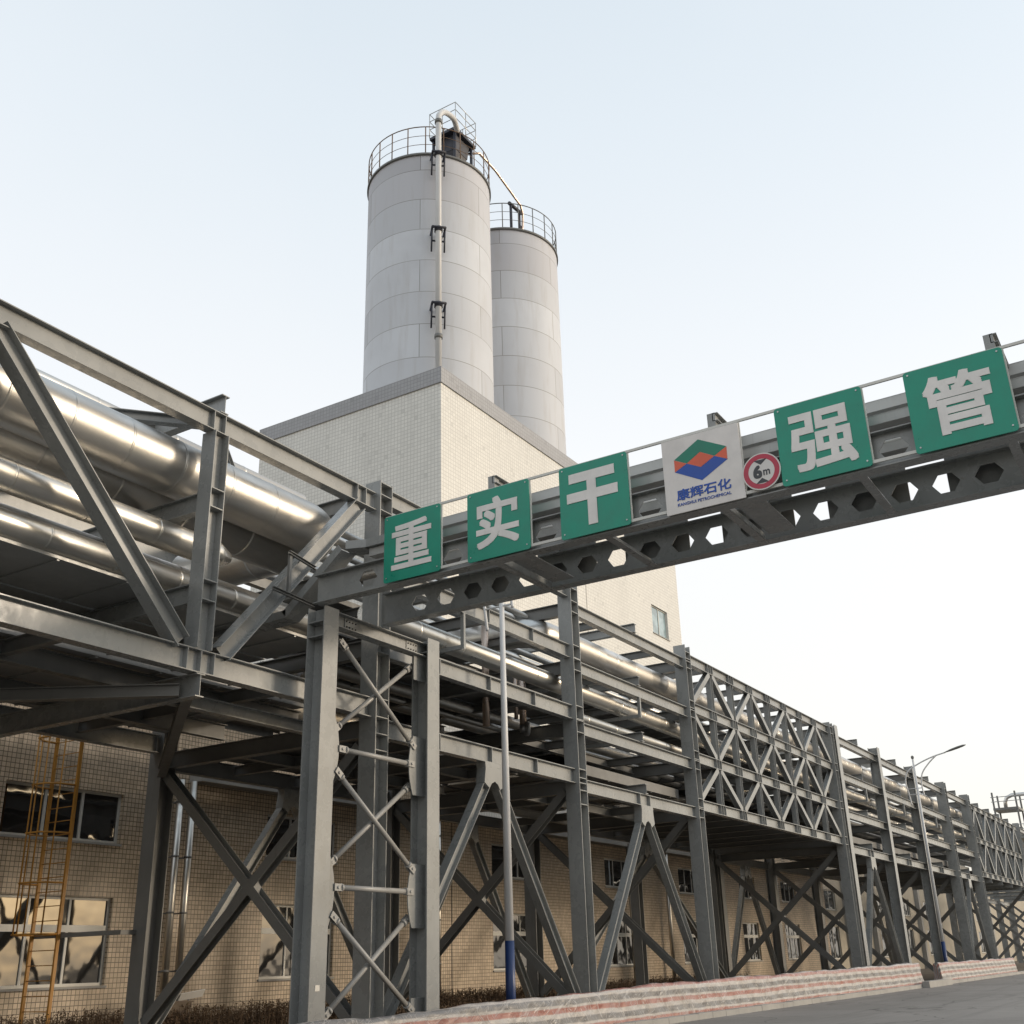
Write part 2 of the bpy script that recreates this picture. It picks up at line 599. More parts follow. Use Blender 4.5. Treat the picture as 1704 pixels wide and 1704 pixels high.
# ------------------------------------------------------------------ ground
def struct(ob):
    ob['kind'] = 'structure'
    return ob
mb = MB()
mb.quad((-900, -900, -0.012), (1600, -900, -0.012), (1600, 1200, -0.012), (-900, 1200, -0.012))
struct(mb.build('ground', SOIL))
mb = MB()
mb.quad((-300, -12.0, -0.004), (700, -12.0, -0.004), (700, 13.35, -0.004), (-300, 13.35, -0.004))
struct(mb.build('road', ASPHALT))
mb = MB()
mb.box((-60, 13.62, -0.02), (190, 25.45, 0.10))
struct(mb.build('soil_bed', SOIL))
mb = MB()
x = -40.0
while x < 190:
    mb.box((x, 13.34 + random.uniform(-.004, .004), -0.02), (x + 0.985, 13.60, 0.15 + random.uniform(-.006, .006)))
    x += 1.0
struct(mb.build('kerb', KERBM))

# ------------------------------------------------------------------ buildings
def sheet_with_holes(mb, x0, x1, z0, z1, y, holes, depth=0.18):
    xs = sorted({x0, x1, *[h[0] for h in holes], *[h[1] for h in holes]})
    zs = sorted({z0, z1, *[h[2] for h in holes], *[h[3] for h in holes]})
    for i in range(len(xs) - 1):
        for j in range(len(zs) - 1):
            cx, cz = (xs[i] + xs[i + 1]) / 2, (zs[j] + zs[j + 1]) / 2
            if any(h[0] < cx < h[1] and h[2] < cz < h[3] for h in holes):
                continue
            mb.quad((xs[i], y, zs[j]), (xs[i + 1], y, zs[j]), (xs[i + 1], y, zs[j + 1]), (xs[i], y, zs[j + 1]))
    for a, b, c, d in holes:
        mb.quad((a, y, c), (a, y, d), (a, y + depth, d), (a, y + depth, c))
        mb.quad((b, y, d), (b, y, c), (b, y + depth, c), (b, y + depth, d))
        mb.quad((a, y, c), (a, y + depth, c), (b, y + depth, c), (b, y, c))
        mb.quad((a, y, d), (b, y, d), (b, y + depth, d), (a, y + depth, d))

def window(parent, x0, x1, z0, z1, y, splits, transom=None, glass=None):
    fr = MB()
    t, yy0, yy1 = 0.07, y + 0.10, y + 0.16
    fr.box((x0, yy0, z0), (x0 + t, yy1, z1))
    fr.box((x1 - t, yy0, z0), (x1, yy1, z1))
    fr.box((x0 + t, yy0, z0), (x1 - t, yy1, z0 + t))
    fr.box((x0 + t, yy0, z1 - t), (x1 - t, yy1, z1))
    zt = z1 - t
    if transom:
        fr.box((x0 + t, yy0 - 0.015, transom), (x1 - t, yy1, transom + 0.17))
    for sx in splits:
        cx = x0 + (x1 - x0) * sx
        fr.box((cx - 0.035, yy0 + 0.005, z0 + t), (cx + 0.035, yy1 - 0.005, transom if transom else zt))
        if transom:
            fr.box((cx - 0.03, yy0 + 0.005, transom + 0.17), (cx + 0.03, yy1 - 0.005, zt))
    w = fr.build('window', ALU, parent)
    sl_ = MB()
    sl_.box((x0 - 0.05, y - 0.05, z0 - 0.06), (x1 + 0.05, y + 0.10, z0 - 0.002))
    sl_.build('sill', CONC, w)
    pn = MB()
    n = len(splits) + 1
    ed = [x0 + t] + [x0 + (x1 - x0) * q for q in splits] + [x1 - t]
    for i in range(n):
        a = random.uniform(-0.006, 0.006)
        b = random.uniform(-0.006, 0.006)
        pn.quad((ed[i], yy1 - 0.02 + a, z0 + t), (ed[i + 1], yy1 - 0.02 - a, z0 + t),
                (ed[i + 1], yy1 - 0.02 - a + b, zt), (ed[i], yy1 - 0.02 + a + b, zt))
    pn.build('pane', glass or GLASS, w)
    bk = MB()
    return w

WY = 25.5
LOWTOP = 10.6
lowb = thing('low_building', (40, WY, 0), 'low tan tiled building with two rows of dark windows behind the pipe rack', 'building')
low_holes, wins = [], []
wx = [(16.95, 20.6), (26.25, 29.6), (39.3, 42.6), (49.3, 52.4), (58.0, 61.0), (67.0, 69.7), (74.6, 77.6)]
for i, (a, b) in enumerate(wx):
    low_holes += [(a, b, 1.33, 3.48), (a, b, 4.87, 6.19)]
mb = MB()
LX0, LX1 = -6.0, 84.0
sheet_with_holes(mb, LX0, LX1, 0.0, LOWTOP, WY, low_holes)
mb.quad((LX1, WY, 0), (LX1, WY + 14, 0), (LX1, WY + 14, LOWTOP), (LX1, WY, LOWTOP))
mb.quad((LX0, WY + 14, 0), (LX0, WY, 0), (LX0, WY, LOWTOP), (LX0, WY + 14, LOWTOP))
mb.quad((LX0, WY + 14, LOWTOP), (LX0, WY, LOWTOP), (LX1, WY, LOWTOP), (LX1, WY + 14, LOWTOP))
mb.quad((LX1, WY + 14, 0), (LX0, WY + 14, 0), (LX0, WY + 14, LOWTOP), (LX1, WY + 14, LOWTOP))
mb.build('wall', TILE_LOW, lowb)
for i, (a, b) in enumerate(wx):
    window(lowb, a, b, 1.33, 3.48, WY, (0.36, 0.68) if i else (0.33, 0.66), 2.62)
    window(lowb, a, b, 4.87, 6.19, WY, (0.35, 0.66))
mb = MB()
mb.box((22.9, WY - 0.55, 6.78), (LX1, WY - 0.004, 6.98))
mb.build('ledge', CONC, lowb)
mb = MB()
for xx in (27.9, 36.4, 46.0, 63.5, 72.0):
    mb.box((xx, WY - 0.012, 0.1), (xx + 0.03, WY - 0.003, 6.77))
mb.build('expansion_joint', BLACKV, lowb)

backb = thing('annex_building', (100, 27.5, 0), 'plain grey beige annex with pilasters beyond the low tiled building', 'building')
mb = MB()
holes = [(a, a + 3.0, 1.2, 3.6) for a in (89.5, 97, 105, 114, 123, 137, 150, 165)] + [(a, a + 3.0, 4.8, 6.3) for a in (89.5, 97, 105, 114, 123, 137, 150, 165)]
sheet_with_holes(mb, 84.2, 215, 0, 9.0, 27.2, holes)
mb.quad((84.2, 27.2, 9), (215, 27.2, 9), (215, 37, 9), (84.2, 37, 9))
mb.quad((215, 27.2, 0), (215, 37, 0), (215, 37, 9), (215, 27.2, 9))
mb.build('wall', CREAM, backb)
for h in holes:
    window(backb, *h, 27.2, (0.5,))
for xx in (86.5, 94.4, 102.3, 110.5, 119.5, 128, 144, 158, 174):
    mb = MB()
    mb.box((xx, 26.8, 0), (xx + 0.7, 27.195, 8.9))
    mb.build('pilaster', CONC, backb)

opp = thing('workshop', (10, -20, 0), 'long plain workshop across the road behind the viewer, mirrored in the windows', 'building')  # out of view, added to block low sky and shape window reflections
mb = MB()
mb.box((-60, -36, -0.01), (41, -20, 9.0))
mb.box((41.02, -34, -0.01), (49, -21, 5.0))
mb.build('wall', CREAM, opp)

tower = thing('tiled_tower', (48, WY, 0), 'tall cream tiled tower with grey parapet band carrying two silos', 'building')
TX0, TX1, TY0, TY1, TZ = 35.72, 61.35, WY - 0.02, 36.7, 26.2
mb = MB()
th = (57.17, 59.41, 19.35, 21.10)
sheet_with_holes(mb, TX0, TX1, LOWTOP - 3.5, TZ, TY0, [th])
mb.quad((TX0, TY1, 0), (TX0, TY0, LOWTOP - 3.5), (TX0, TY0, TZ), (TX0, TY1, TZ))
mb.quad((TX1, TY0, LOWTOP - 3.5), (TX1, TY1, 0), (TX1, TY1, TZ), (TX1, TY0, TZ))
mb.quad((TX0, TY1, TZ - .05), (TX0, TY0, TZ - .05), (TX1, TY0, TZ - .05), (TX1, TY1, TZ - .05))
mb.quad((TX1, TY1, 0), (TX0, TY1, 0), (TX0, TY1, TZ), (TX1, TY1, TZ))
mb.build('wall', TILE_TOWER, tower)
mb = MB()
o = 0.06
for a, b in (((TX0 - o, TY0 - o, TZ), (TX1 + o, TY0 + 0.25, TZ + 0.82)), ((TX0 - o, TY1 - 0.25, TZ), (TX1 + o, TY1 + o, TZ + 0.82)),
             ((TX0 - o, TY0 + 0.25, TZ), (TX0 + 0.25, TY1 - 0.25, TZ + 0.82)), ((TX1 - 0.25, TY0 + 0.25, TZ), (TX1 + o, TY1 - 0.25, TZ + 0.82))):
    mb.box(a, b)
mb.build('parapet', TILE_BAND, tower)
window(tower, *th, TY0, (0.5,), None, GLASSB)
mb = MB()
mb.box((48.9, TY0 - 0.012, 7), (48.93, TY0 - 0.002, TZ - 0.01))
mb.build('expansion_joint', CONC, tower)

# ------------------------------------------------------------------ silos
def silo(cx, cy, r, z0, z1, label):
    t = thing('silo', (cx, cy, z0), label, 'silo', 'twin silos on the tower roof')
    n = 72
    mb = MB()
    mb.uv = []
    for zz in (z0, z1):
        for k in range(n + 1):
            th = 2 * math.pi * k / n + 0.5
            mb.v.append((cx + r * math.cos(th), cy + r * math.sin(th), zz))
            mb.uv.append((r * 2 * math.pi * k / n, zz - z1 + 40))
    for k in range(n):
        mb.f.append((k, k + 1, n + 2 + k, n + 1 + k))
        mb.sm.append(True)
    mb.build('shell', SILO, t)
    mb = MB()
    mb.tube([(cx, cy, z1 - 0.02), (cx, cy, z1 + 0.12)], r + 0.09, 72)
    mb.tube([(cx, cy, z1 + 0.121), (cx, cy, z1 + 0.75)], r, 72, True, [r, 0.5])
    mb.build('roof', STEELD, t)
    mb = MB()
    rr = r + 0.02
    for h in (0.72, 1.32, 1.95):
        pts = [(cx + rr * math.cos(2 * math.pi * k / 64), cy + rr * math.sin(2 * math.pi * k / 64), z1 + h) for k in range(65)]
        mb.tube(pts, 0.03 if h > 1.5 else 0.016, 6, False)
    for k in range(22):
        th = 2 * math.pi * k / 22
        mb.tube([(cx + rr * math.cos(th), cy + rr * math.sin(th), z1 + 0.1), (cx + rr * math.cos(th), cy + rr * math.sin(th), z1 + 1.95)], 0.035, 6)
    mb.build('handrail', RUSTY if cx < 45 else STEELD, t)
    return t
S1 = (41.35, 30.3)
S2 = (49.45, 30.45)
s1 = silo(*S1, 3.47, TZ, 42.55, 'taller looking near silo with riser pipe and platform above it')
s2 = silo(*S2, 3.45, TZ, 42.75, 'silo half hidden behind the riser pipe silo, further right')

# hopper platform over the near silo
hp = thing('hopper_platform', (41.9, 29.1, 42.6), 'dark hopper under a railed platform on top of the near silo', 'platform')
px0, px1, py0, py1, pz = 40.95, 43.05, 28.15, 30.0, 46.35
mb = MB()
mb.box((px0, py0, pz - 0.18), (px1, py1, pz))
mb.build('deck', DARKB, hp)
mb = MB()
cxh, cyh = 42.0, 29.1
def frus(mb, cx, cy, z0, h0, z1, h1):
    a = [(cx - h0, cy - h0, z0), (cx + h0, cy - h0, z0), (cx + h0, cy + h0, z0), (cx - h0, cy + h0, z0)]
    b = [(cx - h1, cy - h1, z1), (cx + h1, cy - h1, z1), (cx + h1, cy + h1, z1), (cx - h1, cy + h1, z1)]
    for i in range(4):
        j = (i + 1) % 4
        mb.quad(a[i], a[j], b[j], b[i])
    mb.poly(a[::-1])
    mb.poly(b)
frus(mb, cxh, cyh, 45.2, 0.62, pz - 0.185, 0.70)
frus(mb, cxh, cyh, 44.0, 0.12, 45.195, 0.60)
mb.build('hopper', DARKB, hp)
for sx in (-1, 1):
    for sy in (-1, 1):
        mb = MB()
        mb.tube([(cxh + sx * 0.85, cyh + sy * 0.75, 42.7), (cxh + sx * 0.85, cyh + sy * 0.75, pz - 0.18)], 0.09, 8)
        mb.build('leg', DARKB, hp)
mb = MB()
mb.tube([(43.3, 27.9, 42.75), (42.7, 28.2, 44.6)], 0.07, 8)
mb.build('brace', DARKB, hp)
mb = MB()
cs = [(px0, py0), (px1, py0), (px1, py1), (px0, py1)]
for i in range(4):
    a, b = Vector(cs[i]), Vector(cs[(i + 1) % 4])
    for h in (0.6, 1.2, 1.75):
        mb.tube([(a.x, a.y, pz + h), (b.x, b.y, pz + h)], 0.024, 6)
    for q in (0, 0.5):
        p = a.lerp(b, q)
        mb.tube([(p.x, p.y, pz), (p.x, p.y, pz + 1.75)], 0.028, 6)
mb.build('handrail', GALV, hp)
mb = MB()
mb.tube([(42.2, 28.9, pz), (42.2, 28.9, pz + 0.55)], 0.28, 14)
mb.build('filter_cap', GALV, hp)

rp = thing('riser_pipe', (38.42, 27.55, TZ), 'white riser pipe climbing the front of the near silo', 'pipe')
RX, RY = 38.42, 27.55
def spline(pts, n=6):
    out = []
    P = [Vector(p) for p in pts]
    for i in range(len(P) - 1):
        p0, p1, p2, p3 = P[max(i - 1, 0)], P[i], P[i + 1], P[min(i + 2, len(P) - 1)]
        for k in range(n):
            q = k / n
            out.append(0.5 * ((2 * p1) + (p2 - p0) * q + (2 * p0 - 5 * p1 + 4 * p2 - p3) * q * q + (3 * p1 - p0 - 3 * p2 + p3) * q ** 3))
    out.append(P[-1])
    return out
bend = [(RX, RY, TZ + 0.2)] + spline([(RX, RY, 44.6), (38.50, 27.56, 44.95), (38.85, 27.58, 45.45), (39.5, 27.65, 45.85), (40.3, 27.8, 46.1), (41.05, 28.1, 46.0)])
mb = MB()
mb.tube(bend, 0.16, 14)
mb.build('pipe_run', POLEM, rp)
for zz in (42.1, 37.15, 32.5):
    mb = MB()
    v = Vector((S1[0] - RX, S1[1] - RY, 0)).normalized()
    sd = Vector((-v.y, v.x, 0))
    for q in (-1, 1):
        a = Vector((RX, RY, zz)) + sd * 0.34 * q
        mb.tube([a + Vector((0, 0, 0.1)), a + v * 0.25 - Vector((0, 0, 1.15))], 0.05, 6)
        mb.tube([a - v * 0.22 + Vector((0, 0, 0.1)), a + v * 0.6 + Vector((0, 0, 0.1))], 0.06, 6)
    a = Vector((RX, RY, zz + 0.1)) - v * 0.2
    mb.tube([a - sd * 0.36, a + sd * 0.36], 0.07, 6)
    a = Vector((RX, RY, zz - 0.5)) + v * 0.2
    mb.tube([a - sd * 0.36, a + sd * 0.36], 0.05, 6)
    mb.tube([(RX, RY, zz - 0.05), (RX, RY, zz + 0.2)], 0.22, 14)
    mb.build('bracket', DARKB, rp)
mb = MB()
for zz in (44.3, 30.6):
    mb.tube([(RX, RY, zz), (RX, RY, zz + 0.22)], 0.21, 14)
mb.build('coupling', STEELD, rp)

dp = thing('transfer_pipe', (45.5, 28.6, 45.5), 'slim sloping pipe running from the hopper to the second silo', 'pipe')
mb = MB()
mb.tube([(43.0, 28.6, 46.0), (43.9, 28.45, 46.6), (45.5, 28.35, 46.35), (48.3, 28.3, 45.55), (48.7, 28.4, 45.2), (48.8, 28.5, 44.3), (48.75, 28.7, 43.2)], 0.075, 10)
mb.build('pipe_run', COPPER_TINT, dp)
mb = MB()
for q in (47.6, 48.6):
    mb.tube([(q, 28.6, 42.9), (q, 28.6, 45.3)], 0.09, 8)
mb.tube([(47.4, 28.6, 45.3), (48.9, 28.6, 45.45)], 0.12, 8)
mb.tube([(49.6, 28.3, 42.9), (48.65, 28.6, 44.4)], 0.06, 8)
mb.build('support', DARKB, dp)

# ------------------------------------------------------------------ rack steelwork
YF, YFN, YR = 14.925, 14.70, 21.5
def column(parent, x, y, z1, along='X', stiff=(), d=0.45, w=0.45, z0=0.1, mat=None):
    mb = MB()
    mb.hbeam((x, y, z0), (x, y, z1), d, w, 0.024, 0.016, (1, 0, 0) if along == 'X' else (0, 1, 0))
    a = d / 2 - 0.026
    b = w / 2 - 0.008
    for z in stiff:
        if along == 'X':
            for s_ in (-1, 1):
                mb.box((x - a, y + s_ * 0.010, z - 0.011), (x + a, y + s_ * b, z + 0.011))
        else:
            for s_ in (-1, 1):
                mb.box((x + s_ * 0.010, y - a, z - 0.011), (x + s_ * b, y + a, z + 0.011))
    bp = d / 2 + 0.12
    mb.box((x - bp, y - bp, z0 - 0.02), (x + bp, y + bp, z0 + 0.02))
    return mb.build('column', mat or STEEL, parent)

def beam(parent, p0, p1, h, w=0.22, name='beam', stiffs=(), mat=None, upv=(0, 0, 1)):
    """p0,p1 give the TOP centre line"""
    mb = MB()
    q0, q1 = Vector(p0) - Vector((0, 0, h / 2)), Vector(p1) - Vector((0, 0, h / 2))
    mb.hbeam(q0, q1, h, w, 0.02, 0.012, upv)
    dx = abs(p1[0] - p0[0]) > abs(p1[1] - p0[1])
    for s_ in stiffs:
        z0, z1 = p0[2] - h + 0.021, p0[2] - 0.021
        for q in (-1, 1):
            if dx:
                mb.box((s_ - 0.009, p0[1] + q * 0.007, z0), (s_ + 0.009, p0[1] + q * (w / 2 - 0.004), z1))
            else:
                mb.box((p0[0] + q * 0.007, s_ - 0.009, z0), (p0[0] + q * (w / 2 - 0.004), s_ + 0.009, z1))
    return mb.build(name, mat or STEEL, parent)

def diag(parent, p0, p1, h=0.2, w=0.2, name='diagonal', upv=(0, 1, 0), mat=None):
    mb = MB()
    mb.hbeam(p0, p1, h, w, 0.016, 0.012, upv)
    return mb.build(name, mat or STEEL, parent)

def aframe(parent, xa, xl, xr, y, ztop, zb=0.35):
    """inverted V of two legs hung from a haunched gusset"""
    for s_, xe in ((-1, xl), (1, xr)):
        diag(parent, (xe, y, zb), (xa + s_ * 0.30, y, ztop - 0.52), 0.26, 0.22, 'leg_brace', (0, 0, 1))
    mb = MB()
    prof = [(-0.42, 0), (0.42, 0), (0.40, -0.15), (0.46, -0.50), (0.24, -0.62), (0.14, -0.50), (0.0, -0.44), (-0.14, -0.50), (-0.24, -0.62), (-0.46, -0.50), (-0.40, -0.15)]
    prof = [(u, v) for u, v in prof]
    mb.prism(prof, (xa, y - 0.13, ztop), (1, 0, 0), (0, 0, 1), (0, 0.26, 0))
    mb.build('haunch', STEEL, parent)

def xbrace(parent, x, zt, zb=0.55, y0=15.25, y1=21.25):
    diag(parent, (x, y0, zt), (x, y1, zb), 0.25, 0.22, 'cross_brace', (1, 0, 0), STEELD)
    ym, zm = (y0 + y1) / 2, (zt + zb) / 2
    d = Vector((0, y1 - y0, zt - zb)).normalized()
    c = Vector((x, ym, zm))
    diag(parent, (x, y0, zb), c - d * 0.12, 0.25, 0.22, 'cross_brace', (1, 0, 0), STEELD)
    diag(parent, c + d * 0.12, (x, y1, zt), 0.25, 0.22, 'cross_brace', (1, 0, 0), STEELD)
    mb = MB()
    mb.box((x - 0.126, ym - 0.17, zm - 0.17), (x + 0.126, ym + 0.17, zm + 0.17))
    mb.build('brace_plate', STEELD, parent)

def hanger(parent, x, ztop, zbot, yin):
    mb = MB()
    mb.cham((x, YFN + 0.14, ztop), (x, YFN + 0.14, zbot - 0.06), 0.10, 0.08, 0.012, (0, 1, 0))
    mb.cham((x + 0.004, YFN + 0.195, zbot), (x + 0.004, yin, zbot), 0.10, 0.08, 0.012)
    mb.build('hanger', STEEL, parent)

YB = 14.91                     # centre line of the front beams (near flange edge 14.80)
LV0 = (12.02, 10.15, 8.36, 6.57)
LV1 = (11.52, 9.75, 7.95, 6.33)
LVT = (11.77, 10.01, 8.24, 6.62)
LL = (11.77, 10.12, 8.28, 6.97)

# --- near truss bridge on the left
tb = thing('truss_bridge', (10, 18, 6.5), 'near tan steel truss bridge with one tall V of diagonals, at left', 'truss bridge', 'steel truss bridges')
X0T, X1T = 3.2, 18.17
for y_, far in ((YB, False), (YR, True)):
    beam(tb, (X0T, y_, 11.77), (X1T, y_, 11.77), 0.43, 0.24, 'top_chord', () if far else (8.1, 8.4, 13.15, 13.44, 17.5, 17.8))
    beam(tb, (X0T, y_, 6.97), (X1T, y_, 6.97), 0.43, 0.24, 'bottom_chord', () if far else (8.2, 8.5, 13.0, 13.32, 13.64))
    for xp in (8.28, 13.33):
        mb = MB()
        mb.hbeam((xp, y_ + 0.01, 6.98), (xp, y_ + 0.01, 11.33), 0.36, 0.36, 0.02, 0.014, (1, 0, 0))
        if not far:
            for zz in (10.12, 9.74, 8.28, 7.9):
                mb.box((xp - 0.16, y_ - 0.165, zz - 0.01), (xp + 0.16, y_ - 0.004, zz + 0.01))
        mb.build('post', STEEL, tb)
    if not far:
        diag(tb, (8.52, y_, 11.32), (12.86, y_, 7.02), 0.33, 0.30, 'diagonal', (0.7, 0, 0.7))
        diag(tb, (13.86, y_, 7.02), (17.62, y_, 11.32), 0.33, 0.30, 'diagonal', (-0.7, 0, 0.7))
        diag(tb, (8.02, y_, 11.32), (3.9, y_, 7.02), 0.33, 0.30, 'diagonal', (-0.7, 0, 0.7))
    else:
        diag(tb, (8.52, y_, 11.32), (13.1, y_, 7.02), 0.25, 0.25, 'diagonal', (0.7, 0, 0.7))
for xp in (4.6, 8.28, 13.33):
    for zz, h in ((12.20, 0.40), (10.12, 0.38), (8.28, 0.38), (6.70, 0.42)):
        if zz > 12 and xp != 13.33:
            zz = 11.72
        y0 = 14.80 if zz > 12 else (14.78 if zz < 7 else YB + 0.18)
        if zz < 7:
            if xp != 13.33:
                y0 = YB + 0.13
            zz = 6.53 if xp == 13.33 else 6.93
        beam(tb, (xp + (0.06 if zz > 12 else 0), y0, zz), (xp + (0.06 if zz > 12 else 0), YR + 0.1, zz), h, 0.2, 'cross_beam')
for yy in (16.9, 19.2):
    beam(tb, (X0T, yy, 6.93), (X1T, yy, 6.93), 0.36, 0.18, 'stringer', (), STEELD)
for xp in (10.8, 15.8):
    beam(tb, (xp, YB + 0.13, 6.92), (xp, YR - 0.13, 6.92), 0.26, 0.16, 'cross_beam', (), STEELD)
beam(tb, (13.45, 16.1, 6.50), (18.15, 16.1, 6.50), 0.26, 0.2, 'stringer')
diag(tb, (13.4, YB + 0.25, 6.25), (18.2, YR - 0.25, 6.05), 0.22, 0.2, 'wind_brace', (0, 0, 1), STEELD)
diag(tb, (13.2, YB + 0.25, 6.25), (8.5, YR - 0.25, 6.05), 0.22, 0.2, 'wind_brace', (0, 0, 1), STEELD)
diag(tb, (8.6, YB + 0.25, 6.25), (13.2, YR - 0.3, 6.05), 0.22, 0.2, 'wind_brace', (0, 0, 1), STEELD)
diag(tb, (13.5, YB + 0.25, 11.6), (17.6, 18.2, 11.55), 0.2, 0.18, 'wind_brace', (0, 0, 1))
diag(tb, (13.2, YB + 0.25, 11.6), (9.6, 18.2, 11.55), 0.2, 0.18, 'wind_brace', (0, 0, 1))
beam(tb, (X0T, 18.2, 11.7), (X1T, 18.2, 11.7), 0.22, 0.16, 'stringer')

# --- pipe rack, first stretch (three frames)
ra = thing('pipe_rack', (27, 18, 0), 'near grey steel pipe rack stretch under the gantry, with V leg braces', 'pipe rack', 'pipe rack stretches')
C0, C1, C2 = 18.42, 27.43, 35.84
def stiff_of(*sets):
    out = []
    for zs, h in sets:
        for z in zs:
            out += [z - 0.01, z - h + 0.01]
    return out
st0 = [12.05, 11.75, 11.36, 10.12, 9.75, 8.35, 7.99, 6.96, 6.56, 6.2, 5.85]
st1 = [11.9, 11.5, 11.16] + stiff_of((LV0[1:], 0.40), (LV1[1:], 0.36)) + [5.6]
st2 = stiff_of((LV1, 0.36), (LVT, 0.36))
for xc, zt, st in ((C0, 12.09, st0), (C1, 12.05, st1), (C2, 12.0, st2)):
    column(ra, xc, YF, zt, 'X', st)
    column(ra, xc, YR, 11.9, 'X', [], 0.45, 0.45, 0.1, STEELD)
    zs = LV0 if xc < 20 else LV1
    for z in zs:
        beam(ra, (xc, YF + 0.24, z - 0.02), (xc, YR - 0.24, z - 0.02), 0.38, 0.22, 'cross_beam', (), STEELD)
    xbrace(ra, xc, 6.0)
for (xa, xb, zs, h) in ((C0 + 0.235, C1 - 0.235, LV0, 0.40), (C1 + 0.235, C2 - 0.235, LV1, 0.36)):
    m_ = (xa + xb) / 2
    for i, z in enumerate(zs):
        sf = (m_ - 2.2, m_, m_ + 2.2) if (i and xa < 20) else ((m_ - 0.35, m_ + 0.35) if i == 3 else ())
        beam(ra, (xa, YB, z), (xb, YB, z), h, 0.22, 'beam', sf)
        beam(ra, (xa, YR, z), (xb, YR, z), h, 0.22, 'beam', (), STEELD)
        for yy in ((17.1, 19.3) if i in (2, 3) else ()):
            beam(ra, (xa, yy, z - 0.04), (xb, yy, z - 0.04), 0.26, 0.16, 'stringer', (), STEELD)
for z in LV1:
    beam(ra, (31.64, 14.74, z + 0.304), (31.64, YR + 0.1, z + 0.304), 0.30, 0.20, 'cross_beam')
for z in LV0[1:]:
    beam(ra, (22.95, YB + 0.12, z - 0.05), (22.95, YR - 0.12, z - 0.05), 0.30, 0.18, 'cross_beam', (), STEELD)
    for q in (20.7, 25.2):
        beam(ra, (q, YB + 0.12, z - 0.05), (q, YR - 0.12, z - 0.05), 0.24, 0.16, 'cross_beam', (), STEELD)
for q in (29.5, 33.7):
    for z in LV1:
        beam(ra, (q, YB + 0.12, z - 0.05), (q, YR - 0.12, z - 0.05), 0.24, 0.16, 'cross_beam', (), STEELD)
aframe(ra, 23.0, C0 + 0.3, C1 - 0.3, YB + 0.01, LV0[3] - 0.402)
aframe(ra, 31.7, C1 + 0.3, C2 - 0.3, YB + 0.01, LV1[3] - 0.362)
aframe(ra, 23.0, C0 + 0.3, C1 - 0.3, YR, LV0[3] - 0.402)
aframe(ra, 31.7, C1 + 0.3, C2 - 0.3, YR, LV1[3] - 0.362)
hanger(ra, 21.7, LV0[1] - 0.4, 8.88, 16.4)
hanger(ra, 31.7, LV1[1] - 0.36, 8.80, 16.4)

# --- truss bridges further along
def zig_truss(parent, xa, xb, n, zs, h, front=True, detail=True):
    y = YB
    p = (xb - xa) / n
    for i, z in enumerate(zs):
        sf = []
        if detail:
            for k in range(1, n):
                sf += [xa + p * k - 0.22, xa + p * k, xa + p * k + 0.22]
        beam(parent, (xa, y, z), (xb, y, z), h, 0.22, 'chord', sf)
        beam(parent, (xa, YR, z), (xb, YR, z), h, 0.22, 'chord', (), STEELD)
    for r_ in range(len(zs) - 1):
        zt, zb = zs[r_] - h, zs[r_ + 1]
        for k in range(1, n):
            mb = MB()
            mb.hbeam((xa + p * k, y, zb), (xa + p * k, y, zt), 0.22, 0.20, 0.014, 0.012, (1, 0, 0))
            mb.build('post', STEEL, parent)
        for k in range(n):
            x0, x1 = xa + p * k, xa + p * (k + 1)
            upw = (k + r_) % 2 == 0
            sg = 0.14
            if upw:
                diag(parent, (x0 + sg, y, zb + 0.02), (x1 - sg, y, zt - 0.02), 0.20, 0.20, 'diagonal', (0, 1, 0))
            else:
                diag(parent, (x0 + sg, y, zt - 0.02), (x1 - sg, y, zb + 0.02), 0.20, 0.20, 'diagonal', (0, 1, 0))
    for k in range(1, n):
        for z in zs:
            beam(parent, (xa + p * k, y + 0.115, z - 0.04), (xa + p * k, YR - 0.115, z - 0.04), 0.24, 0.16, 'cross_beam', (), STEELD)

tm = thing('truss_bridge', (44, 18, 6), 'grey steel truss bridge of three stacked zigzag rows, right of the tower', 'truss bridge', 'steel truss bridges')
C3 = 53.05
zig_truss(tm, C2 + 0.235, C3 - 0.235, 8, LVT, 0.36)
column(tm, C3, YF, 11.95, 'X', stiff_of((LVT, 0.36)))
column(tm, C3, YR, 11.9, 'X', [], 0.45, 0.45, 0.1, STEELD)
xbrace(tm, C3, 6.0)
for z in LVT:
    beam(tm, (C3, YF + 0.24, z - 0.02), (C3, YR - 0.24, z - 0.02), 0.36, 0.22, 'cross_beam', (), STEELD)
column(tm, 44.4, YR, 6.2, 'X', [], 0.4, 0.4, 0.1, STEELD)
aframe(tm, 44.4, C2 + 0.6, C3 - 0.6, YR - 0.6, 6.2)

